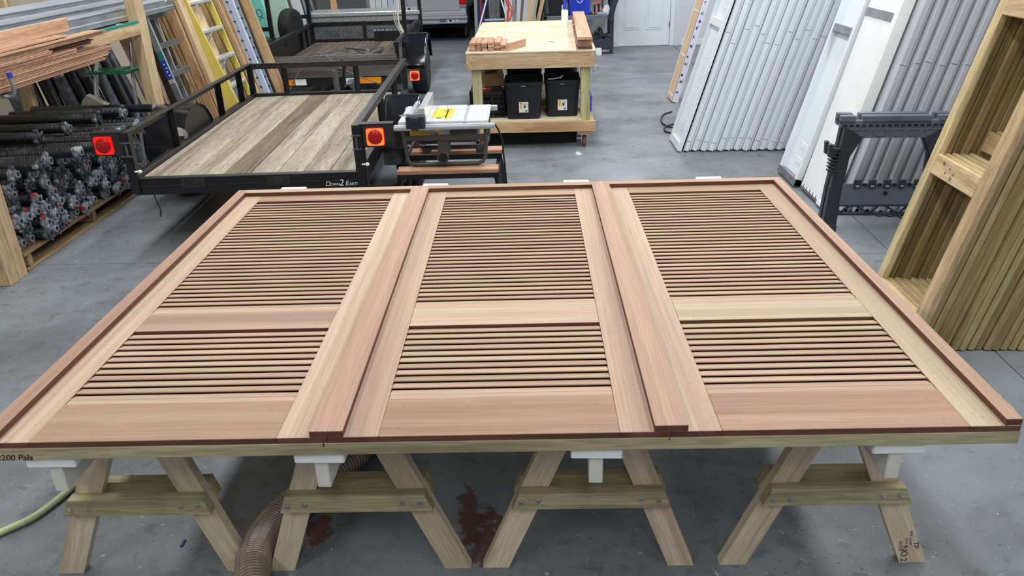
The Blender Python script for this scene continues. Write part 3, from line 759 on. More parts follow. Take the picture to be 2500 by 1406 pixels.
def rack_trailer():
    W, Ln, zd, zr = 1.60, 2.45, .46, .74
    T = thing('mesh_trailer', 'black trailer with tall rack posts, grey tailboard and reflective tape, parked behind the plank trailer', 'trailer', (-3.13, 9.76, 0), math.radians(1.2))
    b = bx('rear_beam', 0, W, 0, .06, .24, .345, 'black_steel', T, .004)
    for x0, x1, m in ((.075, .245, 'tape_orange'), (.245, .30, 'tape_orange'), (.31, .445, 'tape_white'), (.93, 1.03, 'tape_white'), (1.06, 1.09, 'tape_white'), (1.095, 1.36, 'tape_orange')):
        MB().box(x0, x1, -.002, 0, .262, .335).build('reflective_tape', m, b, Matrix.Identity(4), label='orange reflective tape' if 'or' in m else 'white reflective tape')
    for z0, z1 in ((.345, .475), (.478, .605)):
        bx('tailboard_plank', .02, W-.03, -.02, .018, z0, z1, 'grey_board', T, .003)
    for x in (0, W-.05): MB().box(x, x+.05, 0, Ln, .30, .46).build('side_beam', 'black_steel', T)
    bx('front_beam', 0, W, Ln-.05, Ln, .30, .5, 'black_steel', T)
    n = 9; w = (W-.1)/n
    for i in range(n): bar('deck_plank', (.05+w*(i+.5), .03, zd-.018+.012*(i % 2)*.3), (.05+w*(i+.5), Ln-.05, zd-.018), w-.006, .036, 'deck_old', T, b=.003)
    for x in (.02, W-.02): MB().box(x-.03, x+.03, -.03, Ln, zr-.05, zr, .004).build('top_rail', 'black_steel', T)
    MB().box(0, W, Ln-.05, Ln, zr-.06, zr, .004).build('top_rail', 'black_steel', T)
    # solid left side then mesh towards the front
    MB().box(.0, .008, 0, 1.75, .46, zr-.05).build('side_panel', 'black_steel', T)
    mesh_panel(T, (.02, 1.78, .47), (0, .6, 0), (0, 0, .22), 12, 8)
    mesh_panel(T, (.03, Ln-.03, .47), (W-.06, 0, 0), (0, 0, .24), 26, 8, mat='galv')
    mesh_panel(T, (W-.02, .5, .47), (0, 1.9, 0), (0, 0, .22), 30, 8)
    for x, y in ((.02, 1.76), (.02, 2.05), (W/2, Ln-.03), (W-.03, Ln-.03), (.03, Ln-.03), (.02, .02), (W-.02, .02)):
        MB().box(x-.022, x+.022, y-.022, y+.022, .3, zr).build('rail_post', 'black_steel', T)
    # tall rack posts
    for x, y, hk in ((-.16, .95, True), (W-.02, .95, False), (.0, Ln+.0, True), (W+.02, Ln+.1, True)):
        p = MB().box(x-.025, x+.025, y-.025, y+.025, .45, 2.3).build('rack_post', 'black_steel', T)
        if hk:
            MB().box(x-.17, x, y-.02, y+.02, .80, .85).box(x-.17, x-.14, y-.02, y+.02, .80, .89).build('ladder_hook', 'black_steel', p, Matrix.Identity(4))
    MB().bar((-.16, .95, .62), (.02, .95, .62), .05, .03).build('post_arm', 'black_steel', T)
    MB().bar((W, Ln+.08, .70), (W-.02, Ln-.45, .50), .05, .03).build('post_brace', 'black_steel_worn', T)
    for sgn, x0, x1 in ((1, W+.02, W+.30),):
        fender(T, x0-.02, x1, .72, .35, .40, 'black_gloss')
        MB().box(x0-.02, x0, .35, 1.1, .35, .60).build('fender_plate', 'black_steel', T)
        wheel(T, (x0+x1)/2+.01, .72, .335, .2, 1)
    fender(T, -.0, -.28, .72, .35, .40, 'black_gloss'); wheel(T, -.15, .72, .335, .2, -1)
    MB().cyl((-.2, .72, .33), (W+.2, .72, .33), .03, 10).build('axle', 'black_steel', T)
    MB().box(W, W+.24, -.015, .05, .395, .402).box(W, W+.02, -.01, 0, .28, .40).build('lamp_bracket', 'black_steel_worn', T)
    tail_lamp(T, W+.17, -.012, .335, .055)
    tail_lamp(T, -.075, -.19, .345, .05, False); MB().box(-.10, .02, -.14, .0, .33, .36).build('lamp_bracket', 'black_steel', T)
    # flat diamond plate tool chest on the tongue
    tb = MB().box(-.02, W+.0, Ln+.08, Ln+.62, .60, .80, .008).build('tool_chest', 'diamond_plate', T, label='diamond plate aluminium tool chest')
    MB().box(-.05, W+.02, Ln+.05, Ln+.65, .80, .86, .01).build('chest_lid', 'diamond_plate', tb, Matrix.Identity(4))
    dm = MB()
    for i in range(46):
        for j in range(4):
            x = -.02+W*(i+.5)/46; z = .63+.05*j
            dm.bar((x-.009, Ln+.079, z-.008*(1 if (i+j) % 2 else -1)), (x+.009, Ln+.079, z+.008*(1 if (i+j) % 2 else -1)), .004, .006, up=(0, 1, 0))
        for j in range(10):
            x = -.05+(W+.07)*(i+.5)/46; y = Ln+.08+.055*j
            dm.bar((x-.009, y-.008*(1 if (i+j) % 2 else -1), .861), (x+.009, y+.008*(1 if (i+j) % 2 else -1), .861), .005, .003)
    o = dm.build('tread_pattern', 'diamond_plate', tb, Matrix.Identity(4)); o['kind'] = 'stuff'

    MB().box(.95, W-.12, Ln-.14, Ln-.06, .47, .60).build('ramp_tube', 'black_steel', T)
    # white rope hanging on the right post
    for i in range(7):
        x = W-.05+R.uniform(-.03, .02); y = .92
        pts = bez([(x, y-.02, 1.5), (x-.03+R.uniform(-.02, .02), y-.03, 1.15), (x-.05+R.uniform(-.03, .03), y-.035, .9), (x+R.uniform(-.02, .02), y-.03, .72), (x+.02+R.uniform(-.03, .03), y-.04, .42+R.uniform(0, .2))], 6)
        MB().tube(pts, .0055, 6).build('rope_strand', 'rope', T, smooth=60)
    # spare wheel carried outside the left rail
    M = Matrix.Translation((-.0, 1.75, .80)) @ Matrix.Rotation(math.radians(78), 4, 'Y')
    M = Matrix.Translation((-.16, 1.95, .74)) @ Matrix.Rotation(PI/2, 4, 'Y') @ Matrix.Rotation(.25, 4, 'X')
    MB().lathe([(.14, -.07), (.2, -.085), (.235, -.075), (.25, -.04), (.25, .04), (.235, .075), (.2, .085), (.14, .07)], 26).build('spare_tire', 'rubber', T, M, 35)
rack_trailer()
# folded metal stand lying on the rear trailer deck
st = MB()
for p in (((-2.72, 10.42, .50), (-2.20, 10.62, .505)), ((-2.45, 11.1, .51), (-2.1, 10.85, .51)), ((-2.1, 10.85, .51), (-2.02, 10.3, .505))):
    st.bar(p[0], p[1], .05, .03, b=.004)
st.bar((-2.78, 10.68, .50), (-2.58, 10.73, .50), .03, .02).bar((-2.60, 10.72, .51), (-2.40, 10.86, .52), .03, .02).bar((-2.12, 10.98, .51), (-1.92, 11.02, .51), .03, .03).bar((-2.02, 10.3, .505), (-1.95, 10.99, .50), .05, .03)
solo(st, 'metal_frame_bundle', 'grey_steel', 'grey bent metal frame pieces lying on the deck of the rear trailer', 'metal frame')
# thin hoop resting on the tailboard
solo(MB().tube(bez([(-2.86, 9.62, .24), (-2.72, 9.66, .45), (-2.62, 9.70, .60), (-2.55, 9.72, .635), (-2.42, 9.72, .62), (-2.2, 9.68, .45), (-1.75, 9.62, .27)], 6), .007, 6), 'bent_rod', 'grey_steel', 'thin bent rod hooked over the grey tailboard of the rear trailer', 'rod', smooth=60)
# silver van behind
def van():
    T = thing('van', 'silver van, only its rear bumper corner showing behind the trailers', 'van', (-2.0, 15.3, 0))
    def X(*a): return MB().box(*a)
    MB().prism([(-.9, .50), (.90, .50), (.92, .8), (.9, 1.1), (.82, 1.75), (.74, 1.9), (-.74, 1.9), (-.82, 1.75), (-.92, .8)], .05, 4.4).build('body', 'silver_paint', T, smooth=30)
    MB().box(-.86, .80, .03, .06, .56, 1.15, .01).build('tailgate', 'silver_paint', T)
    MB().box(-.7, .7, .035, .05, 1.2, 1.7, .01).build('rear_window', 'glass_dark', T)
    b = MB().box(-.93, .93, -.06, .12, .335, .415, .02).box(-.94, .94, -.09, .12, .415, .47, .02).box(-.92, .92, -.05, .12, .47, .535, .015).build('bumper', 'silver_paint', T)
    MB().box(.42, .53, -.064, -.06, .37, .41).build('bumper_badge', 'ink_grey', b, Matrix.Identity(4))
    MB().box(.57, .68, -.064, -.06, .36, .43).box(.60, .65, -.066, -.064, .375, .41, mat='ink_black').build('bumper_sticker', 'paper', b, Matrix.Identity(4))
    MB().lathe([(.018, 0), (.016, .004)], 12, Matrix.Translation((.75, -.06, .395)) @ Matrix.Rotation(PI/2, 4, 'X')).build('parking_sensor', 'white_paint', b, Matrix.Identity(4))
    l = MB().box(.79, .92, .02, .08, .66, 1.05, .01).build('tail_lamp', 'red_lens', T)
    MB().box(.79, .92, .018, .08, .62, .66, .004).build('reverse_lens', 'alu_dull', l, Matrix.Identity(4))
    wheel(T, .80, .75, .34, .22, 1, 'alu'); wheel(T, -.80, .75, .34, .22, -1, 'alu')
    wheel(T, .80, 3.6, .34, .22, 1, 'alu'); wheel(T, -.80, 3.6, .34, .22, -1, 'alu')
    MB().box(-.85, .85, .15, 4.3, .25, .5).build('underbody', 'gap_black', T)
    MB().box(.86, .9, .1, .42, .1, .38).build('mud_flap', 'rubber', T)
van()
# ---------------------------------------------------------------- rolling workbench and what is on and under it
def lx(mat4, p): return mat4 @ Vector(p)
BM = Matrix.Translation((-.553, 7.47, 0)) @ Matrix.Rotation(math.radians(-1.0), 4, 'Z')
BW, BL, BZ = 1.185, 2.44, .915
def bench():
    T = thing('workbench', 'rolling plywood-topped workbench of pine and treated posts with a lower shelf', 'workbench', M=BM)
    bx('benchtop', -.005, BW+.005, -.005, BL, BZ-.016, BZ, 'plywood', T)
    bx('apron', .035, BW-.038, 0, .038, BZ-.155, BZ-.016, 'pine_fresh', T, axis='X'); bx('apron', .0, BW, BL-.04, BL, BZ-.155, BZ-.016, 'pine_fresh', T)
    bx('apron', 0, .038, 0, BL, BZ-.155, BZ-.016, 'pine_fresh', T, axis='Y'); bx('apron', BW-.038, BW, 0, BL, BZ-.155, BZ-.016, 'pine_fresh', T, axis='Y')
    for x in (.042, BW-.131):
        for y in (.04, BL-.14): bx('leg', x, x+.089, y, y+.089, .26, BZ-.155, 'treated_post', T, axis='Z')
    bx('shelf_rail', -.01, BW+.01, 0, .04, .165, .262, 'pine_orange', T); bx('shelf_rail', 0, BW, BL-.04, BL, .165, .262, 'pine_orange', T)
    bx('shelf_rail', 0, .04, .04, BL-.04, .165, .262, 'pine_orange', T, axis='Y'); bx('shelf_rail', BW-.04, BW, .04, BL-.04, .165, .262, 'pine_orange', T, axis='Y')
    bx('shelf', .0, BW-.12, .02, BL-.02, .262, .282, 'plywood', T)
    bx('shelf_skirt', .04, BW-.16, .18, .19, .012, .165, 'gap_black', T)
    for x in (.11, BW-.09):
        for y in (.1, BL-.12):
            bx('caster_block', x-.07, x+.07, y-.06, y+.06, .127, .165, 'pine_orange', T)
            c = MB().box(x-.04, x+.04, y-.04, y+.04, .115, .127).box(x-.03, x-.024, y-.02, y+.03, .04, .115).box(x+.024, x+.03, y-.02, y+.03, .04, .115).build('caster', 'zinc', T)
            MB().lathe([(.02, -.02), (.05, -.018), (.055, -.01), (.055, .01), (.05, .018), (.02, .02)], 18, Matrix.Translation((x, y, .055)) @ Matrix.Rotation(PI/2, 4, 'Y')).build('caster_wheel', 'rust_brown', c, Matrix.Identity(4), 40)
            MB().box(x-.075, x-.03, y-.02, y+.0, .075, .085).build('brake_lever', 'zinc', c, Matrix.Identity(4))
    s = MB()
    for x, y in ((.06, .0), (.085, 0), (BW-.09, 0), (BW-.065, 0)):
        for z in (BZ-.05, BZ-.125): s.cyl((x, -.001, z), (x, .002, z), .004, 6)
    o = s.build('screw_head', 'ink_black', T); o['kind'] = 'stuff'
bench()
def onb(p): return BM @ Vector(p)
# short reddish offcuts, five columns
G1 = 'short reddish offcuts piled on the workbench corner'
n_ = 0
cols = [(.055, 4, .0), (.112, 4, -.0), (.169, 4, -.01), (.226, 4, -.02), (.286, 4, .02), (.343, 3, .0)]
for ci, (x, nl, dy) in enumerate(cols):
    for k in range(nl):
        ln = .40+R.uniform(-.02, .02); y0 = .07+dy+R.uniform(-.018, .012)
        xx = x+R.uniform(-.003, .003)
        p0, p1 = onb((xx, y0, BZ+.0095+k*.0195)), onb((xx+R.uniform(-.004, .004), y0+ln, BZ+.0095+k*.0195))
        tag(bar('board_offcut', p0, p1, .053, .0185, 'mahogany', b=.001), 'short reddish offcut in the workbench pile, %s column from the left, %s layer up' % (('first', 'second', 'third', 'fourth', 'fifth', 'sixth')[ci], ('bottom', 'second', 'third', 'top')[k] if nl == 4 else ('bottom', 'second', 'top')[k]), 'offcut', G1)
p0, p1 = onb((.385, .045, BZ+.0345)), onb((.54, .33, BZ+.0345))
tag(bar('board_offcut', p0, p1, .019, .068, 'mahogany', b=.001), 'single reddish offcut standing on edge, angled away from the pile on the workbench', 'offcut')
# four long planks on the right edge
for k, (dx, dy, ln, lab) in enumerate(((.0, .02, 2.36, 'bottom of the four long reddish planks stacked on the right of the workbench'), (-.012, -.0, 2.3, 'second lowest of the four long reddish planks stacked on the right of the workbench'), (.004, .06, 2.2, 'second from top of the four long reddish planks on the right of the workbench'), (-.004, .03, 2.28, 'top plank of the four long reddish planks stacked on the right of the workbench'))):
    z = BZ+.0125+k*.0255+(.006 if k > 2 else 0)
    tag(bar('hardwood_plank', onb((1.09+dx, dy, z)), onb((1.135+dx, dy+ln, z)), .135, .025, 'mahogany' if k > 1 else 'mahogany_dark', b=.0015), lab, 'plank')
tag(bar('spacer_strip', onb((1.09, 1.2, BZ+.0125+2*.0255+.0155)), onb((1.10, 1.3, BZ+.0125+2*.0255+.0155)), .13, .006, 'mahogany'), 'thin spacer strip between the stacked planks on the workbench', 'spacer')
# glue bottle
b = thing('glue_bottle', 'white glue bottle with a tall blue cap at the back of the workbench', 'bottle', onb((.965, 2.0, BZ)))
MB().prism(rrect(.038, .03, .012), 0, .15, Matrix.Rotation(PI/2, 4, 'X')).build('bottle_body', 'bottle_white', b, smooth=35)
MB().lathe([(.030, .15), (.018, .162), (.018, .165)], 16).build('shoulder', 'bottle_white', b, smooth=40)
MB().lathe([(.022, .165), (.022, .178), (.018, .25), (.019, .268), (.015, .27)], 16).build('cap', 'blue_plastic', b, smooth=40)
solo(MB().prism([(-.05, 0), (.05, 0), (.045, .006), (-.045, .003)], -.006, .006, Matrix.Translation(onb((.79, .58, BZ))) @ Matrix.Rotation(-.9, 4, 'Z')), 'wood_chip', 'treated', 'small wood chip in the middle of the workbench top', 'chip')
# totes
def tote(lab, x0, x1, y0, y1, h, hammer=False):
    z0 = .2825
    M = BM @ Matrix.Translation(((x0+x1)/2, (y0+y1)/2, z0)); hx, hy = (x1-x0)/2, (y1-y0)/2
    T = thing('storage_tote', lab, 'tote', M=M)
    mb = MB(); v = []; f = []
    def ring(sx, sy, z):
        k = len(v)
        for px, pz in rrect(sx, sy, .04, 3): v.append((px, pz, z))
        return k
    n = 16
    ks = [ring(hx*.86, hy*.88, 0), ring(hx*.97, hy*.97, h-.03), ring(hx*1.02, hy*1.01, h-.03), ring(hx*1.02, hy*1.01, h), ring(hx*.95, hy*.96, h), ring(hx*.85, hy*.87, .012)]
    for a, c in zip(ks, ks[1:]):
        for j in range(n): f.append((a+j, a+(j+1) % n, c+(j+1) % n, c+j))
    f.append(tuple(ks[0]+j for j in range(n))[::-1]); f.append(tuple(ks[-1]+j for j in range(n)))
    mb.add(v, f); mb.build('tub', 'tote_black', T, smooth=35)
    MB().box(-.022, .022, -hy*1.01-.003, -hy*.98, h-.036, h-.03).build('rim_notch', 'alu_dull', T)
    sl = math.atan2(hy*.09, h)
    Lb = Matrix.Translation((.0, -hy*.915-.004, h*.33)) @ Matrix.Rotation(sl, 4, 'X')
    lb = MB().box(-.044, .044, -.001, .001, -.05, .05).build('product_label', 'paper', T, Lb)
    MB().box(-.034, -.014, -.0016, -.001, -.012, .034).build('label_band', 'label_yellow', lb, Lb)
    MB().box(.002, .018, -.0016, -.001, -.008, .014).build('label_picture', 'ink_black', lb, Lb)
    MB().box(-.032, -.016, -.0018, -.0014, .036, .042).build('label_mark', 'brown_dark', lb, Lb)
    for i in range(3): MB().box(-.004, .032, -.0016, -.001, .030-.008*i, .033-.008*i).build('label_line', 'ink_grey', lb, Lb)
    MB().box(.014, .034, -.0016, -.001, -.042, -.028).build('label_line', 'ink_grey', lb, Lb)
    if hammer: pass
    return T
tote('open black plastic tote nearer the black crate under the workbench', .335, .70, .03, .50, .345)
tote('open black plastic tote beside the right leg under the workbench', .715, 1.055, .10, .56, .345)
tote('black plastic tote behind the left open tote under the workbench', .335, .70, .56, 1.02, .42)
tote('black plastic tote behind the right open tote under the workbench', .715, 1.055, .62, 1.08, .43)
# claw tool lying across the right tote
solo(MB().tube([(0, 0, 0), (.09, .0, .012)], .007, 8).tube([(.085, -.01, .012), (.105, .0, .03), (.11, .03, .02)], .009, 8).box(-.03, .005, -.01, .01, -.004, .008, .002), 'pry_bar', 'alu', 'silver claw tool resting on the front rim of the right open tote', 'tool', smooth=50, L=BM @ Matrix.Translation((.78, .125, .637)))
# milk crate
def crate():
    M = BM @ Matrix.Translation((.01, .14, .2825)); T = thing('milk_crate', 'black plastic lattice crate filled with junk under the left of the workbench', 'crate', M=M)
    X, Y, H = .315, .42, .25
    for (p0, p1, nrm) in (((0, 0), (X, 0), 0), ((0, Y), (X, Y), 0), ((0, 0), (0, Y), 1), ((X, 0), (X, Y), 1)):
        mb = MB()
        for z in (0, .05, .1, .15, .2, H-.02):
            mb.bar((p0[0], p0[1], z+.006), (p1[0], p1[1], z+.006), .012, .012 if z not in (0, H-.02) else .03)
        for i in range(4):
            t = i/3; mb.bar((p0[0]+(p1[0]-p0[0])*t, p0[1]+(p1[1]-p0[1])*t, 0), (p0[0]+(p1[0]-p0[0])*t, p0[1]+(p1[1]-p0[1])*t, H), .016, .014)
        a, c = Vector((*p0, .06)), Vector((*p1, .06)); u = c-a
        for s in (0, 1):
            mb.bar(a+u*.35+Vector((0, 0, .13*s)), a+u*.65+Vector((0, 0, .13*(1-s))), .01, .012)
        mb.build('crate_side', 'milk_black', T)
    MB().box(0, X, 0, Y, 0, .012).build('crate_base', 'black_plastic', T)
    MB().box(.02, X-.02, .02, Y-.02, .012, .2).build('crate_liner', 'gap_black', T)
crate()
def onc(p): return BM @ Matrix.Translation((.01, .14, .2825)) @ Vector(p)
solo(MB().box(-.07, .07, -.05, .05, 0, .05, .006), 'red_tool_case', 'red_paint', 'small red case lying on top of the black crate', 'case', L=Matrix.Translation(onc((.12, .1, .2))))
solo(MB().lathe([(.02, -.02), (.055, -.02), (.06, -.012), (.06, .012), (.055, .02), (.02, .02)], 18, Matrix.Rotation(PI/2*.8, 4, 'X')), 'caster_wheel_spare', 'rubber', 'loose black wheel lying on top of the black crate', 'wheel', smooth=40, L=Matrix.Translation(onc((.24, .14, .215))))
o = MB().prism([(-.13, 0), (.12, 0), (.13, .10), (.10, .19), (-.09, .2), (-.13, .1)], -.09, .09).build('paper_bag', 'cardboard'); o.matrix_basis = Matrix.Translation(onc((.17, .33, .255))) @ Matrix.Rotation(.2, 4, 'Z'); tag(o, 'crumpled brown paper sack standing on the crate under the bench', 'bag')
bag = o
MB().box(-.06, .06, -.0915, -.0905, .12, .16).build('print', 'brown_dark', bag, Matrix.Identity(4))
o = MB().prism([(-.14, 0), (.14, 0), (.12, .05), (-.1, .06)], -.1, .1).build('paper_bag', 'cardboard_pale'); o.matrix_basis = Matrix.Translation(onc((.16, .27, .19))); tag(o, 'folded brown paper sack lying flat in the black crate', 'bag')
# blue bin and red can by the right leg
o = thing('blue_bin', 'blue plastic bin peeking out behind the right leg of the workbench', 'bin', M=BM @ Matrix.Translation((1.075, .38, .2825)))
MB().box(0, .10, -.09, .16, 0, .145, .01).build('bin_body', 'blue_plastic', o); MB().box(-.006, .106, -.096, .166, .138, .15, .004).build('bin_rim', 'blue_plastic', o)
solo(MB().lathe([(.028, 0), (.03, .005), (.03, .12), (.022, .14), (.012, .15), (.012, .17)], 16), 'red_can', 'red_paint', 'red spray can behind the right leg of the workbench', 'can', smooth=40, L=BM @ Matrix.Translation((1.095, .335, .4335)))
solo(MB().tube([(0, 0, 0), (.05, 0, .01), (.06, 0, .05), (.02, 0, .06), (0, 0, .05)], .005, 6, closed=True), 'steel_clip', 'zinc', 'bent steel clip hooked at the right side of the workbench', 'clip', smooth=50, L=BM @ Matrix.Translation((BW, .35, .66)))
# ---------------------------------------------------------------- table saw on a low black stand
def saw_stand():
    T = thing('steel_stand', 'low black steel stand carrying the table saw', 'stand', (-.57, 5.75, 0))
    for y in (-.28, .22):
        bx('top_rail', -.37, .365, y-.02, y+.02, .335, .383, 'black_steel', T)
        for s in (-1, 1):
            bar('leg', (s*.345, y, .34), (s*.40, y+(.03 if y > 0 else -.06), 0), .035, .035, 'black_steel', T)
    for s in (-1, 1): bx('side_rail', s*.34-.015, s*.34+.015, -.26, .2, .30, .335, 'black_steel', T, axis='Y')
    MB().box(-.32, .32, -.29, -.27, .10, .12).build('brace', 'black_steel', T)
saw_stand()
tag(bx('hardwood_plank', -.935, -.215, 5.405, 5.53, .3835, .411, 'mahogany', b=.002), 'reddish plank under the front of the table saw', 'plank')
tag(bx('hardwood_plank', -.93, -.195, 5.92, 6.04, .3835, .411, 'mahogany', b=.002), 'reddish plank under the rear of the table saw', 'plank')
def table_saw():
    T = thing('table_saw', 'jobsite table saw with grey top, yellow throat plate and tubular base', 'table saw', (-.6, 5.75, .4115))
    z = lambda a: a-.4115
    # table, extension, slot
    tb = MB().box(-.31, .145, -.24, .29, z(.715), z(.737), .003).build('table_top', 'saw_table', T)
    MB().box(.165, .325, -.24, .29, z(.715), z(.735), .003).build('extension_table', 'saw_table', T)
    MB().box(.145, .165, -.23, .28, z(.718), z(.728)).build('slide_rail', 'alu_bright', T)
    tp = MB().prism([(-.06, -.17), (.045, -.17), (.065, -.1), (.055, .16), (-.035, .175), (-.085, .1), (-.085, -.1)], 0, .002, Matrix.Translation((0, 0, z(.7375))) @ Matrix.Rotation(PI/2, 4, 'X') @ Matrix.Scale(-1, 4, (0, 1, 0))).build('throat_plate', 'yellow_plate', T)
    MB().box(.012, .022, -.16, .13, z(.7396), z(.7402)).build('blade_slot', 'gap_black', T)
    MB().box(-.05, -.012, -.16, -.125, z(.7396), z(.7402)).build('plate_notch', 'galv', T)
    MB().prism([(.012, 0), (.014, 0), (.014, .05), (.012, .05)], .06, .12, Matrix.Translation((0, 0, z(.738)))).build('riving_knife', 'zinc', T)
    # rails
    MB().box(-.335, .37, -.29, -.255, z(.685), z(.722), .003).box(-.335, .37, -.30, -.285, z(.70), z(.712)).build('front_rail', 'alu_bright', T)
    MB().box(-.335, .37, .295, .33, z(.685), z(.722), .003).build('rear_rail', 'alu_bright', T)
    # fence
    fe = MB().box(-.16, -.115, -.25, .34, z(.742), z(.83), .003).build('rip_fence', 'alu_bright', T)
    MB().box(-.235, -.21, -.24, .2, z(.742), z(.79), .003).build('fence_rail', 'alu_bright', fe, Matrix.Identity(4))
    MB().box(-.245, -.11, -.315, -.24, z(.70), z(.79), .008).build('fence_head', 'black_plastic', fe, Matrix.Identity(4))
    h = MB().prism(rrect(.028, .045, .01), -.34, -.31, Matrix.Translation((-.18, 0, z(.738))))
    for i in range(4): h.box(-.2, -.16, -.346, -.34, z(.715+.014*i), z(.722+.014*i))
    h.build('fence_handle', 'black_plastic', fe, Matrix.Identity(4))
    MB().box(-.205, -.185, .22, .3, z(.745), z(.80), .004).build('fence_tail', 'black_plastic', fe, Matrix.Identity(4))
    # push stick on the table
    ps = MB().prism([(-.09, -.012), (.07, -.012), (.10, -.03), (.11, -.01), (.08, .014), (-.09, .012)], 0, .006, Matrix.Translation((-.255, .0, z(.744))) @ Matrix.Rotation(.75, 4, 'Z') @ Matrix.Rotation(PI/2, 4, 'X') @ Matrix.Scale(-1, 4, (0, 1, 0)))
    ps.build('push_stick', 'galv', T)
    # tubular base hoops front and rear
    for y in (-.235, .25):
        pts = [(-.285, y, z(.69)), (-.27, y, z(.55)), (-.265, y, z(.47)), (-.25, y, z(.44)), (-.22, y, z(.427)), (.24, y, z(.427)), (.275, y, z(.44)), (.292, y, z(.47)), (.30, y, z(.55)), (.305, y, z(.69))]
        MB().tube(pts, .0145, 10).build('base_hoop', 'saw_dark', T, smooth=50)
        MB().box(-.275, .295, y-.008, y+.008, z(.60), z(.635)).build('cross_bar', 'saw_dark', T)
    for x in (-.26, .29): MB().cyl((x, -.235, z(.50)), (x, .25, z(.50)), .012, 8).build('side_tube', 'saw_dark', T, smooth=50)
    MB().box(-.24, .02, -.2, .2, z(.60), z(.712), .01).build('motor_housing', 'yellow_plate', T)
    MB().box(.03, .24, -.16, .2, z(.56), z(.71), .01).build('blade_shroud', 'saw_dark', T)
    MB().lathe([(.075, -.09), (.08, -.07), (.08, .08), (.06, .1)], 18, Matrix.Translation((-.12, .06, z(.58))) @ Matrix.Rotation(PI/2, 4, 'Y')).build('motor', 'saw_dark', T, smooth=40)
    # dust port
    MB().prism([(-.04, .62-.4115), (.035, .62-.4115), (.04, .50-.4115), (.03, .47-.4115), (-.03, .47-.4115), (-.045, .50-.4115)], -.235, -.1).build('dust_chute', 'saw_dark', T)
    p = MB().lathe([(.037, 0), (.042, .03), (.042, .055), (.034, .055), (.032, .01)], 20, Matrix.Translation((-.005, -.23, z(.485))) @ Matrix.Rotation(PI/2, 4, 'X')).build('dust_port', 'saw_dark', T, smooth=40)
    MB().lathe([(.033, .05), (.033, .051)], 20, Matrix.Translation((-.005, -.23, z(.485))) @ Matrix.Rotation(PI/2, 4, 'X')).build('port_bore', 'gap_black', p, Matrix.Identity(4))
    for x in (-.15, .245):
        MB().lathe([(.02, -.03), (.032, -.025), (.032, .02), (.02, .03)], 12, Matrix.Translation((x, .0, z(.47))) @ Matrix.Rotation(PI/2, 4, 'Y')).build('height_knob', 'saw_dark', T, smooth=40)
    MB().cyl((-.15, 0, z(.485)), (.245, 0, z(.485)), .013, 8).build('arbor_bar', 'saw_dark', T)
    MB().bar((-.14, -.21, z(.68)), (-.04, -.2, z(.635)), .02, .03).build('bevel_lever', 'galv', T)
    MB().box(-.02, .05, -.245, -.235, z(.64), z(.685)).build('rating_plate', 'galv', T)
    MB().tube(bez([(.31, .12, z(.62)), (.36, .16, z(.60)), (.40, .17, z(.50)), (.41, .16, z(.40)), (.42, .15, z(.25)), (.43, .2, z(.05))], 6), .007, 8).build('power_cord', 'cable_black', T, smooth=60)
table_saw()
# ---------------------------------------------------------------- back wall, panelled door, steel shelf
YB = 14.1
o = MB().box(-.35, 1.53, YB, YB+.15, -.05, RH).box(2.50, RX1, YB, YB+.15, -.05, RH).box(1.53, 2.50, YB, YB+.15, 2.08, RH).build('wall_back', 'wall_white'); recenter(o); tag(o, kind='structure')
o = MB().box(RX0, -.35, 19.4, 19.55, -.05, RH).build('wall_far', 'wall_white'); recenter(o); tag(o, kind='structure')
o = MB().box(-.35, -.2, YB+.15, 19.4, -.05, RH).build('wall_return', 'wall_white'); recenter(o); tag(o, kind='structure')
def back_door():
    T = tag(thing('door_1', 'white six-panel door in the back wall', 'door', (1.575, YB, 0)), kind='structure')
    W, H = .875, 2.03
    MB().box(0, W, .02, .06, .01, H, .002).build('door_leaf', 'door_white', T)
    for x0, x1 in ((.10, .375), (.475, .755)):
        for z0, z1 in ((.27, .92), (1.05, 1.55), (1.66, 1.92)):
            MB().box(x0, x1, .012, .021, z0, z1, .006).box(x0+.035, x1-.035, .004, .013, z0+.035, z1-.035, .005).build('raised_panel', 'door_white', T)
    for x0, x1 in ((-.075, -.003), (W+.003, W+.075)): MB().box(x0, x1, -.012, .02, 0, H+.08, .004).build('casing', 'door_white', T)
    MB().box(-.075, W+.075, -.012, .02, H+.005, H+.08, .004).build('casing', 'door_white', T)
    MB().box(-.0, W, -.01, .06, 0, .012).build('threshold', 'alu_dull', T)
    for z in (.3, 1.0, 1.75): MB().box(W-.012, W+.006, .008, .022, z, z+.09).build('hinge', 'cast_dark', T)
    MB().lathe([(.03, 0), (.03, .006), (.012, .01), (.012, .04), (.028, .05), (.03, .07), (.02, .08)], 16, Matrix.Translation((.07, .02, .95)) @ Matrix.Rotation(PI/2, 4, 'X')).build('door_knob', 'zinc', T, smooth=40)
back_door()
o = MB().box(2.65, RX1, YB-.015, YB, 0, .09, .003).build('baseboard_back', 'door_white'); recenter(o); tag(o, kind='structure')
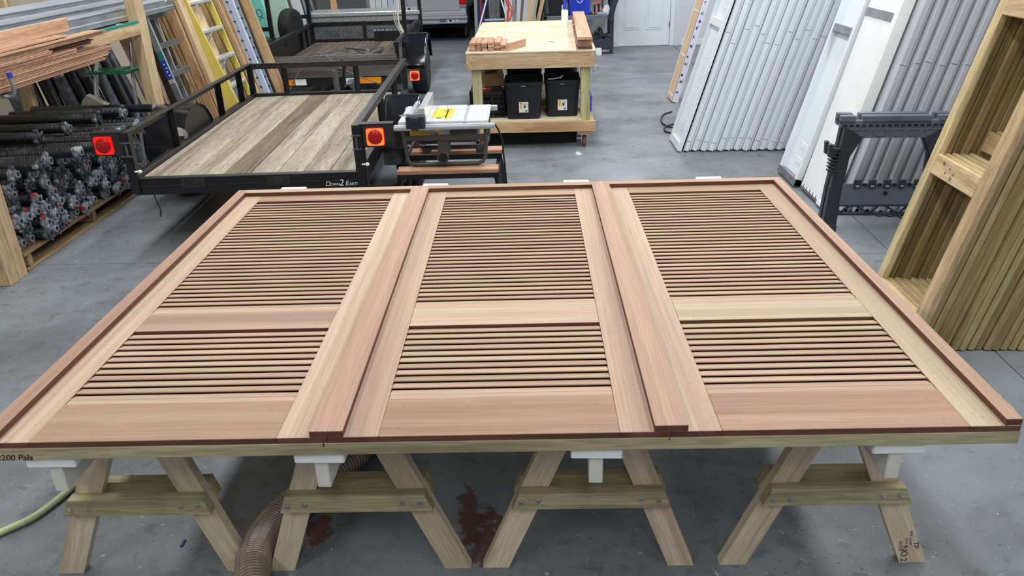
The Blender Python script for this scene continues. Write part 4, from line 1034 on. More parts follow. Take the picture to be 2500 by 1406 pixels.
def steel_shelf():
    T = thing('shelf_unit', 'black perforated steel shelf unit beside the white door', 'shelf', (.86, 13.45, 0))
    w, d = .56, .5
    for x in (-w, w-.04):
        for y in (0, d):
            p = MB().box(x, x+.045, y, y+.006, 0, 1.9).box(x, x+.006, y, y+.04, 0, 1.9).build('upright', 'black_steel', T)
            if y == 0:
                for i in range(28):
                    for dx in (.012, .03): MB().box(x+dx-.003, x+dx+.003, -.001, .001, .04+.05*i, .065+.05*i).build('slot', 'grey_steel', p, Matrix.Identity(4))
    for z in (.575, 1.15, 1.75):
        s = MB().box(-w, w, 0, .008, z-.04, z+.025).box(-w, w, d-.008, d, z-.04, z+.025).build('shelf_beam', 'grey_plastic_sheen', T)
        MB().box(-w+.01, w-.01, .008, d-.008, z, z+.02).build('shelf_board', 'black_steel', T)
        MB().box(-w+.05, w-.05, -.002, .01, z+.012, z+.022).build('beam_highlight', 'alu_dull', T)
steel_shelf()
def small_tote(name, label, cat, x0, x1, h, mat, lab=True):
    T = thing(name, label, cat, ((x0+x1)/2, 13.66, .5955)); hx = (x1-x0)/2
    mb = MB(); v = []
    for s, z in ((.88, 0), (1., h-.03), (1.04, h-.03), (1.04, h)):
        v += [(hx*s, -.19*s, z), (hx*s, .19*s, z), (-hx*s, .19*s, z), (-hx*s, -.19*s, z)]
    f = [(3, 2, 1, 0)]+[(4*i+j, 4*i+(j+1) % 4, 4*i+4+(j+1) % 4, 4*i+4+j) for i in range(3) for j in range(4)]+[(12, 13, 14, 15)]
    mb.add(v, f); mb.build('tub', mat, T)
    for x in (-hx*.5, 0, hx*.5): MB().bar((x, -.172, .02), (x, -.192, h-.04), .012, .008, up=(0, 1, 0)).build('rib', mat, T)
    if lab: MB().box(hx*.45, hx*.95, -.196, -.188, .06, .17).box(hx*.62, hx*.78, -.198, -.196, .1, .13, mat='ink_black').build('product_label', 'paper', T)
    else: MB().tube(bez([(-.05, -.196, .23), (0, -.2, .19), (.05, -.196, .23)], 4), .006, 6).build('bail_handle', 'white_paint', T)
small_tote('storage_tote', 'black plastic tote with a white label on the steel shelf', 'tote', .36, .675, .34, 'tote_black')
small_tote('storage_bin', 'bright blue plastic bin on the steel shelf', 'bin', .70, 1.055, .36, 'blue_plastic', False)
for i, (x, z, m, lab) in enumerate(((1.12, .605, 'black_plastic', 'black and orange spring clamp at the left of the clamp pile on the shelf'), (1.19, .605, 'black_plastic', 'black and orange spring clamp in the middle of the clamp pile on the shelf'), (1.25, .66, 'black_plastic', 'black and orange spring clamp lying uppermost in the clamp pile on the shelf'))):
    T = thing('spring_clamp', lab, 'clamp', (x, 13.50+.03*i, z), .5*i, 'spring clamps on the steel shelf')
    MB().bar((-.02, 0, 0.01), (.02, 0, .16), .02, .02).bar((.02, 0, .01), (-.02, 0, .16), .02, .02).build('jaw', m, T)
    for s in (-1, 1): MB().box(s*.02-.014, s*.02+.014, -.014, .014, .15, .18, .004).build('jaw_pad', 'orange', T); MB().box(s*.022-.012, s*.022+.012, -.012, .012, .0, .04, .004).build('grip', 'orange', T)
solo(MB().box(0, .16, 0, .05, 0, .04, .008), 'caulk_tube', 'siding_grey', 'pale blue tube lying in front of the clamps on the shelf', 'tube', L=Matrix.Translation((1.16, 13.455, .5975)))
solo(MB().prism([(-.05, 0), (.05, 0), (.06, .08), (.03, .15), (-.03, .14), (-.06, .07)], -.04, .04), 'plastic_bag', 'plastic_film', 'clear plastic bag at the right end of the shelf', 'bag', L=Matrix.Translation((1.31, 13.50, .5955)))
solo(MB().tube(bez([(1.47, 13.42, 1.3), (1.46, 13.40, 1.0), (1.45, 13.40, .85), (1.41, 13.40, .72), (1.38, 13.40, .58), (1.385, 13.40, .50)], 6), .045, 12, rs=None), 'vacuum_hose', 'black_plastic', 'thick black hose hanging beside the right upright of the steel shelf', 'hose', smooth=50)
# tool bag with tangle, cup
def tool_bag():
    T = thing('tool_bag', 'black open tool bag crammed with cords on the floor under the shelf', 'bag', (1.20, 13.42, 0))
    MB().prism([(-.17, 0), (.21, 0), (.20, .20), (.12, .24), (-.14, .22)], -.10, .16).build('bag_body', 'black_plastic', T)
    text('KOBALT', .042, 'white_paint', frame_on((.075, -.103, .055), (1, 0, 0), (0, 0, 1)), T)
    for i in range(9):
        a = [(R.uniform(-.15, .18), R.uniform(-.09, .12), .2+R.uniform(0, .06)) for _ in range(2)]
        c = (R.uniform(-.1, .12), R.uniform(-.08, .1), .30+R.uniform(0, .12))
        MB().tube(bez([a[0], c, a[1]], 6), .011, 7).build('cord_loop', 'cable_black' if i % 3 else 'cast_dark', T, smooth=60)
    MB().bar((-.14, .05, .26), (.02, .06, .40), .06, .05, b=.01).build('tool_handle', 'black_plastic', T)
    MB().bar((.0, .0, .30), (.17, .02, .27), .05, .05, b=.01).build('tool_handle', 'black_plastic', T)
tool_bag()
solo(MB().prism(rrect(.045, .055, .02), -.03, .03, Matrix.Translation((0, 0, .055))).box(-.025, .025, -.034, -.03, .02, .06, mat='paper'), 'plastic_jug', 'white_paint', 'small white plastic jug in front of the black tool bag', 'jug', smooth=35, L=Matrix.Translation((1.175, 13.25, 0)))
# odds and ends standing behind the workbench
def leanbar(name, label, cat, p0, p1, w, h, mat, up=(0, 1, 0), group=None):
    return tag(bar(name, p0, p1, w, h, mat, up=up, b=.002), label, cat, group)
leanbar('steel_post', 'grey steel post standing behind the left corner of the workbench', 'post', (-.733, 12.2, 0), (-.715, 12.2, 1.6), .045, .03, 'alu_dull')
leanbar('steel_post', 'grey steel post behind the workbench, beside the orange cord', 'post', (-.165, 12.2, 0), (-.166, 12.2, 1.6), .05, .03, 'alu_dull')
leanbar('pole', 'pale diagonal pole leaning left of the corrugated panel behind the workbench', 'pole', (-.88, 12.15, 0), (-.50, 12.15, 1.16), .02, .02, 'white_paint')
leanbar('pole', 'pale diagonal pole leaning across the orange cord behind the workbench', 'pole', (-.07, 12.1, 0), (-.43, 12.1, 1.3), .02, .02, 'white_paint')
leanbar('pole', 'thin dull red pole behind the left corner of the workbench', 'pole', (-.64, 12.3, 0), (-.66, 12.3, 1.3), .02, .02, 'red_paint')
def corrugated():
    T = thing('corrugated_panel', 'grey corrugated metal panel standing behind the workbench', 'panel', (-.46, 12.35, 0))
    n = 8
    for i in range(n):
        x = -.075+.15*i/n; MB().cyl((x+.009, 0, .70), (x+.009, 0, 1.5), .010, 8).build('corrugation', 'galv', T, smooth=50)
    MB().box(-.08, .08, .004, .012, 0, 1.5).build('backing', 'alu_dull', T)
    MB().box(-.15, .15, -.05, .05, .67, .70, .01).build('sill_plate', 'siding_grey', T)
corrugated()
T = thing('extension_cord', 'orange extension cord hanging in loops behind the workbench', 'cord', (-.24, 12.05, .6))
for i in range(5):
    pts = bez([(R.uniform(-.09, -.04), R.uniform(-.03, .03), .55), (R.uniform(-.04, .02), R.uniform(-.03, .03), .34), (R.uniform(-.02, .06), 0, .2), (R.uniform(-.06, 0), 0, .02), (R.uniform(-.08, .0), 0, -.2)], 6)
    MB().tube(pts, .008, 7).build('cord_loop', 'red_orange', T, smooth=60)
for i, (x, dx, w, m, lab) in enumerate(((-.09, -.02, .05, 'deck_old', 'dark brown board leaning behind the workbench, left of the pale boards'), (-.02, .03, .04, 'grey_board', 'grey green board leaning behind the workbench'), (.04, .11, .075, 'pine_fresh', 'wide pale board leaning behind the workbench'), (.095, .15, .03, 'treated', 'narrow greenish board leaning behind the workbench'), (.145, .19, .055, 'pine_fresh', 'pale board with green edge leaning behind the workbench'))):
    leanbar('lumber_board', lab, 'board', (x-.12, 12.25+.03*i, 0), (x+dx*1.2, 12.25+.03*i, 1.4), w, .03, m, group='boards leaning behind the workbench')
for i, (x, lab) in enumerate(((.195, 'black sheet leaning left of the steel shelf, nearest the pale boards'), (.25, 'black sheet leaning against the left upright of the steel shelf'))):
    leanbar('black_sheet', lab, 'sheet', (x-.05, 12.6+.05*i, 0), (x+.03, 12.6+.05*i, 1.4), .045, .3, 'black_steel')
# dark lidded bin shadowing the van corner
T = thing('floor_fan', 'dark blue cloth bundle hanging on the grey post behind the workbench', 'bundle', (-.66, 12.4, .5))
MB().prism([(-.05, 0), (.05, 0), (.06, .4), (-.04, .42)], -.04, .04).build('cloth', 'ink_blue', T)
T.name = 'cloth_bundle'
# ---------------------------------------------------------------- leaning stacks along the right wall
ORD = ['first', 'second', 'third', 'fourth', 'fifth', 'sixth', 'seventh', 'eighth', 'ninth', 'tenth', 'eleventh', 'twelfth', 'thirteenth', 'fourteenth', 'fifteenth', 'sixteenth', 'seventeenth', 'eighteenth', 'nineteenth', 'twentieth', 'twenty-first', 'twenty-second', 'twenty-third', 'twenty-fourth', 'twenty-fifth', 'twenty-sixth', 'twenty-seventh', 'twenty-eighth', 'twenty-ninth', 'thirtieth', 'thirty-first', 'thirty-second', 'thirty-third', 'thirty-fourth', 'thirty-fifth']
def lean(x, y, th, t=0., rz=0., yl=0.):
    """local x thickness, y width, z length; leaning towards +X by angle th, near foot corner at x, y"""
    M = Matrix.Translation((x, y, t*math.sin(th))) @ Matrix.Rotation(rz, 4, 'Z') @ Matrix.Rotation(th, 4, 'Y')
    return M
# wooden door frames
def wood_frames():
    th = math.atan(.25); t = .0345; n = 19
    for k in range(n):
        x = 1.858+k*.0395+R.uniform(-.002, .002); y = 3.443-.022*k*.08+R.uniform(-.004, .016)*(k > 0)
        if k == 0: lab = 'pale wooden door frame in front of its leaning stack, pencil marks on its cross rail'
        else: lab = 'rough wooden door frame, %s from the front of the leaning stack at the right' % ORD[k]
        T = thing('wooden_frame', lab, 'frame', M=lean(x, y, th, t), group='wooden frames leaning at the right')
        sh = 0 if k < 5 else .115
        fm = 'frame_face' if k == 0 else 'frame_wood'
        L = 2.3
        bx('stile', 0, t, 0, .088, 0, L, fm, T, .003, 'Z'); bx('stile', 0, t, .50, .562, 0, L, fm, T, .003, 'Z')
        for z0, z1 in ((.07, .17), (.775+sh, .875+sh), (1.56, 1.66), (2.2, 2.3)):
            bx('rail', 0, t, .088, .50, z0+R.uniform(-.004, .004), z1, 'frame_face', T, .003, 'Y')
        if k == 0:
            for cx, cy, tx in ((.41, .845, 'N'), (.345, .835, '+'), (.30, .82, '//'), (.37, .81, 'n'), (.31, .795, 'N')):
                text(tx, .028, 'ink_black', frame_on((-.0006, cx, cy), (0, -1, -.3), (0, -.3, 1)), T, 'pencil_mark', .0002)
wood_frames()
# far stack of white overhead-door sections
def section(label, M, t, w, L, mat, group, seam=(), lip=True):
    T = thing('overhead_panel', label, 'door panel', M=M, group=group)
    MB().box(0, t*.60, 0, w, .004, L, .004).build('skin', mat, T)
    if lip: MB().box(t*.60, t*.97, .018, w-.018, .012, L, .006).build('tongue', mat, T)
    for z in seam:
        MB().box(.001, t*.60, -.0012, .002, z-.0016, z+.0016).build('seam_line', 'ink_grey', T)
    return T
def far_stack():
    th = math.atan(.285); n = 13; pitch = .0765
    # open-backed first section
    M = lean(1.385, 7.215, th, .05)
    T = thing('overhead_panel', 'open-backed white door section at the left end of the far leaning stack, ribs showing', 'door panel', M=M)
    w, L = .475, 2.3
    MB().box(.035, .05, 0, w, 0, L).build('skin', 'steel_pale', T)
    for y0, y1 in ((0, .03), (w-.03, w)): MB().box(0, .05, y0, y1, 0, L, .003).build('edge_channel', 'steel_white', T)
    for z0, z1 in ((0, .07), (1.12, 1.19), (2.2, 2.3)): MB().box(.0, .036, .03, w-.03, z0, z1, .003).build('end_stile', 'steel_white', T)
    for i in range(11): MB().box(.030, .036, .06, .20, .17+.085*i, .182+.085*i, .002).build('rib', 'steel_white', T)
    for i in range(9): MB().box(.030, .036, .06, .20, 1.28+.085*i, 1.292+.085*i, .002).build('rib', 'steel_white', T)
    for k in range(n):
        x = 1.385+.056+k*pitch+R.uniform(-.003, .003)
        section('white steel door section, %s from the left in the far leaning stack' % ORD[k+1], lean(x, 7.215-.004*k+R.uniform(-.012, .02), th, .05, 0), pitch-.004, .475, 2.3+R.uniform(0, .05), 'steel_white_cool', 'white door sections in the far leaning stack', seam=(.075+R.uniform(0, .05), 1.02+R.uniform(-.05, .15)))
far_stack()
def tray_section():
    th = math.atan(.255)
    T = thing('overhead_panel', 'white tray-like door section with one cross channel, leaning between the two stacks', 'door panel', M=lean(2.10, 6.075, th, .07))
    w, L = .435, 2.3
    MB().box(.05, .065, 0, w, 0, L).build('skin', 'steel_pale', T)
    for y0, y1 in ((0, .035), (w-.03, w)): MB().box(0, .065, y0, y1, 0, L, .004).build('edge_channel', 'steel_white', T)
    MB().box(0.03, .052, .035, w-.03, 0, .02).build('end_stile', 'galv', T)
    MB().box(.004, .052, .035, w-.03, 1.165, 1.225, .004).build('cross_channel', 'alu_dull', T)
    for z in (.14, .26): MB().box(.046, .052, .12, .28, z, z+.05, .003).build('embossed_rib', 'steel_white', T)
    MB().box(-.002, .05, -.0, w, -.0, .055).build('end_cap', 'galv', T)
    # a narrow companion section right behind it
    T = thing('overhead_panel', 'narrow white door section with a bright latch, behind the tray-like section', 'door panel', M=lean(2.172, 6.04, math.atan(.25), .05))
    MB().box(0, .045, 0, .42, 0, 2.3, .004).build('skin', 'steel_grey', T); MB().box(-.004, .0, .0, .05, .1, .62, .002).build('edge_trim', 'steel_white', T)
    MB().box(-.008, 0, .01, .05, .55, .6, .003).build('latch', 'alu_bright', T)
tray_section()
def flush_section():
    th = math.atan(.24)
    T = thing('overhead_panel', 'smooth bright white door section with a grey strap, in front of the near stack', 'door panel', M=lean(2.135, 5.53, th, .1))
    w, L = .50, 2.3
    mb = MB(); pr = [(0, .03), (0, w-.015), (.006, w), (.085, w), (.085, .0), (.035, 0), (.012, .008)]
    mb.prism([(x, y) for x, y in pr], 0, L-.02, Matrix.Translation((0, 0, .02)) @ Matrix(((1, 0, 0, 0), (0, 0, 1, 0), (0, 1, 0, 0), (0, 0, 0, 1)))); mb.build('skin', 'white_paint', T, smooth=40)
    e = MB().box(.002, .083, .0, w, .0, .055).build('end_cap', 'galv', T)
    for i in range(6): MB().box(-.001, .002, .08+.07*i, .09+.07*i, .012, .042).build('slot', 'gap_black', e, Matrix.Identity(4))
    s = MB().box(-.004, .0, .045, w-.01, 1.315, 1.375, .003).build('strap_plate', 'alu_dull', T)
    f = MB().prism([(-.01, 0), (.10, 0), (.09, .05), (.07, .11), (.02, .06), (-.006, .03)], -.03, .10).build('film_wrap', 'plastic_film', T, smooth=30)
flush_section()
def near_stack():
    th = math.atan(.235); x = 2.245; y = 5.43
    for k in range(11):
        p = (.078, .06, .085, .07, .075, .062, .08, .07, .075, .07, .07)[k]
        y = 5.44-.022*k*1.0+R.uniform(-.01, .012)
        T = section('grey-white ribbed door section, %s from the left in the stack behind the black sawhorse' % ORD[k], lean(x, y, th, .05), p-.004, .47, 2.35, 'steel_grey', 'grey door sections behind the black sawhorse', seam=(1.08+R.uniform(-.02, .02),))
        # rolled foot end
        MB().cyl((p*.3, .0, .022), (p*.3, .47, .022), .022, 10).build('rolled_end', 'steel_grey', T, smooth=40)
        x += p
near_stack()
# long flat carton
def carton():
    th = math.atan(.255)
    T = thing('flat_carton', 'tall flat cardboard carton with a white printed edge, leaning beside the white door sections', 'carton', M=lean(1.70, 9.40, th, .07))
    w, L, t = .34, 2.2, .075
    MB().box(.003, t, .003, w, 0, L).build('box_body', 'cardboard_pale', T)
    MB().box(0, t, 0, .004, 0, L).build('printed_edge', 'carton_white', T)
    for y0, y1 in ((0, .012), (w-.012, w)): MB().box(0, .004, y0, y1, 0, L).build('tape', 'carton_white', T)
    for z in (.05, .52, 1.02, 1.52): MB().box(.0, .004, 0, w, z, z+.012).build('tape', 'carton_white', T)
    for i in range(12):
        z = .12+.1*i+R.uniform(-.02, .02); x0 = R.uniform(.014, .03); w_ = R.uniform(.012, .03); h_ = R.uniform(.012, .035)
        MB().box(x0, x0+w_, -.001, 0, z, z+h_).build('print_block', 'ink_blue' if i % 3 else 'ink_grey', T)
        if i % 2: MB().box(x0+w_+.006, x0+w_+.010, -.001, 0, z-.01, z+h_+.02).build('print_bar', 'ink_blue', T)
carton()
solo(MB().tube(bez([(1.62, 8.9, .01), (1.5, 8.75, .012), (1.43, 8.45, .012), (1.45, 8.22, .012), (1.55, 8.15, .012), (1.66, 8.22, .014), (1.56, 8.28, .018), (1.44, 8.2, .012), (1.40, 8.02, .01), (1.46, 7.93, .01), (1.6, 7.95, .012), (1.75, 8.0, .012)], 8), .0085, 8), 'cable_coil', 'cable_black', 'black cable looped on the floor beside the white door sections', 'cable', smooth=60)
# folded black plastic sawhorse
def plastic_horse():
    T = thing('plastic_sawhorse', 'black plastic folding sawhorse standing before the grey door sections', 'sawhorse', (2.37, 5.13, 0), math.radians(-4))
    W = .70
    def leafset(y, s):
        # top beam with notches
        z0, z1 = .735, .79
        mb = MB()
        for x0, x1 in ((-.35, -.255), (-.215, .215), (.255, .35)): mb.box(x0, x1, y-.022, y+.022, z0, z1, .003)
        mb.box(-.35, .35, y-.022, y+.022, z0-.02, z1-.03, .003)
        tb = mb.build('top_beam', 'grey_plastic_sheen', T)
        for i in range(17):
            x = -.32+.04*i; MB().box(x-.014, x+.014, y-.024, y-.02, .722, .734).build('rib_slot', 'gap_black', tb, Matrix.Identity(4))
        # spreader with arch
        poly = [(-.32, .72), (.32, .72), (.30, .60), (.28, .60), (.185, .645), (-.185, .645), (-.28, .60), (-.30, .60)]
        MB().prism([(-.315, .72), (.315, .72), (.30, .645), (-.30, .645)], y-.018, y+.018).build('spreader', 'grey_plastic_sheen', T)
        for x0, x1 in ((-.28, -.16), (-.14, -.05), (-.035, .055), (.07, .16), (.18, .28)):
            c = (x0+x1)/2; h = (x1-x0)/2
            P = [(c-h, .70), (c+h, .70), (c+h*.6, .662), (c-h*.6, .662)]
            mb = MB()
            for a, b in zip(P, P[1:]+P[:1]): mb.bar((a[0], y-.02, a[1]), (b[0], y-.02, b[1]), .006, .006)
            mb.build('relief_rib', 'grey_plastic_sheen', T)
        for sx in (-1, 1):
            # leg, wider at the foot, with gusset
            P = [(sx*.315, .72), (sx*.215, .66), (sx*.20, .645), (sx*.262, .52), (sx*.275, .3), (sx*.285, .0), (sx*.375, .0), (sx*.36, .28), (sx*.325, .60)]
            l = MB().prism(P, y-.024*s-.0, y+.026*s).build('leg', 'black_plastic', T)
            for i in range(8): MB().box(sx*.345-.02, sx*.345+.02, y-.03, y+.02, .40+.024*i, .408+.024*i).build('leg_rib', 'black_plastic', l, Matrix.Identity(4))
            MB().box(min(sx*.28, sx*.38), max(sx*.28, sx*.38), y-.03, y+.03, 0, .05, .004).build('foot', 'black_plastic', l, Matrix.Identity(4))
        if s > 0:
            MB().prism([(-.36, .52), (-.395, .52), (-.40, .60), (-.38, .605), (-.375, .56), (-.35, .55)], y-.02, y+.02).build('side_hook', 'black_plastic', T)
    leafset(-.03, 1); leafset(.05, 1)
    # lower shelf with buckles and truss
    sh = MB().prism([(-.28, .34), (.28, .34), (.285, .20), (-.285, .20)], -.062, -.05).build('tool_shelf', 'grey_plastic_sheen', T)
    for i in range(5):
        x = -.19+.095*i; MB().box(x-.024, x+.024, -.075, -.06, .31, .375, .008).box(x-.012, x+.012, -.08, -.075, .322, .334, .002, mat='alu_dull').build('buckle', 'black_plastic', sh, Matrix.Identity(4))
        MB().box(x+.036, x+.06, -.07, -.06, .325, .345).build('buckle_slot', 'gap_black', sh, Matrix.Identity(4))
    MB().lathe([(.014, 0), (.014, .004)], 12, Matrix.Translation((0, -.063, .275)) @ Matrix.Rotation(PI/2, 4, 'X')).build('peg_hole', 'gap_black', sh, Matrix.Identity(4))
    MB().box(-.285, .285, -.06, -.02, .182, .192).box(-.285, .285, -.06, -.03, .12, .134).build('truss_rail', 'black_plastic', T)
    for i in range(6):
        x = -.24+.095*i; s = 1 if i % 2 else -1
        MB().bar((x-.03*s, -.045, .185), (x+.03*s+(.035 if s > 0 else 0), -.045, .13), .012, .012).build('truss_web', 'black_plastic', T)
plastic_horse()
# ---------------------------------------------------------------- lumber rack, springs and leaning stock on the left
def lumber_rack():
    T = thing('lumber_rack', 'pine lumber rack of thick posts and beams along the left wall', 'rack', (-3.6, 5.8, 0))
    ox, oy = -3.6, 5.8
    def B(name, x0, x1, y0, y1, z0, z1, axis, mat='pine_fresh'): return bx(name, x0-ox, x1-ox, y0-oy, y1-oy, z0, z1, mat, T, .003, axis)
    for y in (4.48, 4.578): B('post', -3.36, -3.27, y, y+.094, 0, 2.4, 'Z')
    for y in (6.97, 7.05): B('post', -3.36, -3.27, y, y+.078, 0, 2.4, 'Z')
    for y in (4.52, 6.62): B('back_post', -4.24, -4.15, y, y+.04, 0, 2.4, 'Z'); B('back_post', -4.24, -4.15, y+.04, y+.08, 0, 2.4, 'Z', 'pallet_wood')
    b = B('beam', -3.31, -3.27, 4.67, 6.97, 1.215, 1.325, 'Y')
    MB().box(-3.312-ox, -3.268-ox, 6.1-oy, 6.97-oy, 1.308, 1.3255).build('teal_tape', 'green_tape', b, Matrix.Identity(4))
    B('beam', -4.15, -4.11, 4.6, 6.7, 1.215, 1.325, 'Y')
    for y in (4.75, 5.75, 6.75): B('cross_arm', -4.15, -3.31, y, y+.04, 1.215, 1.325, 'X')
    for y in (4.72, 5.55): B('cantilever_arm', -3.27, -3.12, y, y+.04, 1.135, 1.15, 'X', 'black_steel')
    B('beam', -3.8, -3.76, 7.1, 13.2, 1.95, 2.05, 'Y'); B('beam', -3.31, -3.27, 4.6, 7.1, 2.2, 2.3, 'Y')
    for y in (9.0, 11.2, 13.1): B('far_post', -3.86, -3.8, y, y+.09, 0, 2.4, 'Z')
lumber_rack()
# thin hardwood strips on the cantilever arms
lay = []
z = 1.152
ends = [5.98, 5.99, 5.96, 6.02, 6.05, 6.03, 6.08, 6.12, 6.10, 6.05, 5.62, 5.60, 5.63, 5.61, 5.30, 5.29, 5.31, 5.28, 6.05, 6.10, 6.08, 6.02]
GS = 'thin hardwood strips on the lumber rack'
for k, ye in enumerate(ends):
    t = .0095
    x0 = -3.10+R.uniform(-.014, .008); w = .13+R.uniform(-.02, .01)
    tag(bar('hardwood_strip', (x0-w/2, 4.35+R.uniform(-.03, .03), z+t/2), (x0-w/2, ye, z+t/2), w, t-.0022, 'mahogany', b=.0008), 'thin reddish strip on the lumber rack, %s from the bottom of the pile' % ORD[k], 'strip', GS)
    z += t
# a second staggered bundle farther into the rack fills in behind the shorter strips
for k in range(7):
    t = .0095; zz = 1.27+k*t
    tag(bar('hardwood_strip', (-3.235-.012*(k % 2), 4.6, zz), (-3.235-.012*(k % 2), 6.02+.02*(k % 3), zz), .055, t-.001, 'mahogany_dark', b=.0008), 'dark reddish strip behind the main strip pile, %s from its bottom' % ORD[k], 'strip', 'dark strips behind the main pile')
tag(bar('hardwood_plank', (-3.30, 4.3, 1.405), (-3.22, 5.78, 1.43), .02, .09, 'mahogany', b=.002), 'wide reddish plank standing on edge above the strip pile on the lumber rack', 'plank')
tag(bar('hardwood_plank', (-3.22, 4.3, 1.367), (-3.20, 5.6, 1.372), .13, .012, 'mahogany', b=.002), 'reddish plank lying flat on top of the strip pile', 'plank')
# aluminium extrusions
def extrusion(label, x, z, y0, y1, w, h, mat):
    T = thing('metal_extrusion', label, 'metal channel', (x, (y0+y1)/2, z), 0, 'metal channels on the lumber rack'); hl = (y1-y0)/2
    MB().box(-w/2, w/2, -hl, hl, 0, .004).box(-w/2, -w/2+.004, -hl, hl, 0, h).box(w/2-.004, w/2, -hl, hl, 0, h).build('channel', mat, T)
    MB().box(w/2, w/2+.004, -hl, hl, h*.45, h*.55).build('flange_ridge', 'alu_bright', T)
for i, (x, z, y0, y1, w, h, m, s) in enumerate(((-3.40, 1.327, 4.2, 7.95, .09, .085, 'alu', 'first'), (-3.50, 1.327, 4.2, 8.05, .09, .10, 'steel_grey', 'second'), (-3.61, 1.327, 4.1, 8.15, .10, .11, 'alu', 'third'), (-3.72, 1.327, 4.1, 8.0, .10, .13, 'steel_grey', 'fourth'), (-3.83, 1.327, 4.1, 7.9, .10, .15, 'alu', 'fifth'), (-3.94, 1.327, 4.1, 7.9, .10, .18, 'steel_grey', 'sixth'))):
    extrusion('long pale metal channel on the lumber rack, %s from the aisle side' % s, x, z, y0, y1, w, h, m)
o = solo(MB().box(-.05, .05, -.14, .14, 0, .02, .006), 'foam_wedge', 'white_paint', 'white plastic offcut lying on the metal channels above the strips', 'offcut', L=Matrix.Translation((-3.36, 5.75, 1.414)))
solo(MB().tube(bez([(-3.06, 4.74, 1.235), (-3.058, 4.74, 1.19), (-3.06, 4.735, 1.15), (-3.075, 4.73, 1.13), (-3.11, 4.72, 1.13), (-3.16, 4.71, 1.14)], 6), .012, 10, mat='galv').cyl((-3.06, 4.74, 1.235), (-3.06, 4.74, 1.265), .016, 12, mat='blue_label'), 'pipe_hook', 'galv', 'bent steel hook with a blue tip beside the hardwood strips', 'hook', smooth=50)
# ---- pallet
def pallet():
    T = thing('pallet', 'wooden pallet under the pile of torsion springs', 'pallet', (-3.75, 5.63, 0))
    for y in (-.86, 0, .86): bx('stringer', -.45, .455, y-.025, y+.025, .018, .10, 'pallet_wood', T, .003, 'X')
    for x in (.41, .15, -.1, -.35): bx('deck_board', x-.05, x+.05, -.92, .92, .10, .12, 'pallet_wood', T, .002, 'Y')
    for x in (.41, 0, -.4): bx('bottom_board', x-.05, x+.05, -.92, .92, 0, .018, 'pallet_wood', T, .002, 'Y')
pallet()
# ---- torsion springs lying across the pallet
def coil_mat(name, col):
    m, nt, b = _new(name); L = nt.links
    v = coords(nt, rnd=False)
    w = N(nt, 'ShaderNodeTexWave'); w.bands_direction = 'X'; w.inputs['Scale'].default_value = 34.; L.new(v, w.inputs['Vector'])
    r = ramp(nt, [(.0, tuple(x*.35 for x in lin(col)[:3])+(1,)), (.6, lin(col))]); L.new(w.outputs['Fac'], r.inputs[0]); L.new(r.outputs[0], b.inputs['Base Color'])
    bp = N(nt, 'ShaderNodeBump'); bp.inputs['Strength'].default_value = .7; bp.inputs['Distance'].default_value = .006; L.new(w.outputs['Fac'], bp.inputs['Height']); L.new(bp.outputs[0], b.inputs['Normal'])
    b.inputs['Roughness'].default_value = .36
coil_mat('coil', (44, 46, 52))
def spring_meshes(L):
    c = MB().cyl((-L, 0, 0), (-.02, 0, 0), .030, 12).mesh('coil', 50)
    cones = []
    for kind, (m1, m2) in enumerate((('cast_metal', 'cast_dark'), ('cast_dark', 'cast_metal'), ('cast_metal', 'red_paint'))):
        mb = MB().lathe([(.024, -.05), (.028, -.02), (.034, -.012), (.034, .0), (.022, .004), (.020, .026), (.012, .027), (.010, .004)], 12, Matrix.Rotation(PI/2, 4, 'Y'), m1)
        for a in range(3):
            A = Matrix.Rotation(a*2*PI/3+.4*kind, 4, 'X')
            mb.box(-.014, .014, -.011, .011, .022, .044, .003, A, m1 if a else m2)
        mb.bar((.006, -.03, .012), (.006, -.05, .02), .009, .009, mat='zinc').bar((.006, .03, -.012), (.006, .046, -.022), .009, .009, mat='zinc')
        mb.lathe([(.0105, .0271), (.0105, .0275)], 10, Matrix.Rotation(PI/2, 4, 'Y'), 'gap_black')
        cones.append(mb.mesh(None, 40))
    return c, cones
CO, CONES = spring_meshes(.80)
def spring(label, x, y, z, rz=0., ry=0., roll=0., kind=0, s=1., group='torsion springs piled on the pallet', sx=1.):
    T = thing('torsion_spring', label, 'spring', M=Matrix.Translation((x, y, z)) @ Matrix.Rotation(rz, 4, 'Z') @ Matrix.Rotation(ry, 4, 'Y') @ Matrix.Rotation(roll, 4, 'X') @ Matrix.Diagonal((sx, s, s, 1)), group=group)
    reg(bpy.data.objects.new('coil', CO), Matrix.Identity(4), T); reg(bpy.data.objects.new('winding_cone', CONES[kind]), Matrix.Identity(4), T)
    return T
def pile():
    y0, y1 = 4.76, 6.54; n = 20; dy = (y1-y0)/n
    for r in range(6):
        for c in range(n):
            y = y0+dy*(c+.5)+(dy/2 if r % 2 else 0)+R.uniform(-.010, .010); z = .168+r*.074+R.uniform(-.008, .008)
            if y > y1: continue
            x = -3.31+R.uniform(-.09, .06)-.012*r
            spring('black torsion spring in the pallet pile, %s row up, %s from the near end' % (ORD[r], ORD[c]), x, y, z, R.uniform(-.03, .03), R.uniform(-.012, .012), R.uniform(0, 6.28), R.choice((0, 0, 0, 0, 1, 2)) if R.random() < .85 else 1, 1.27)
pile()
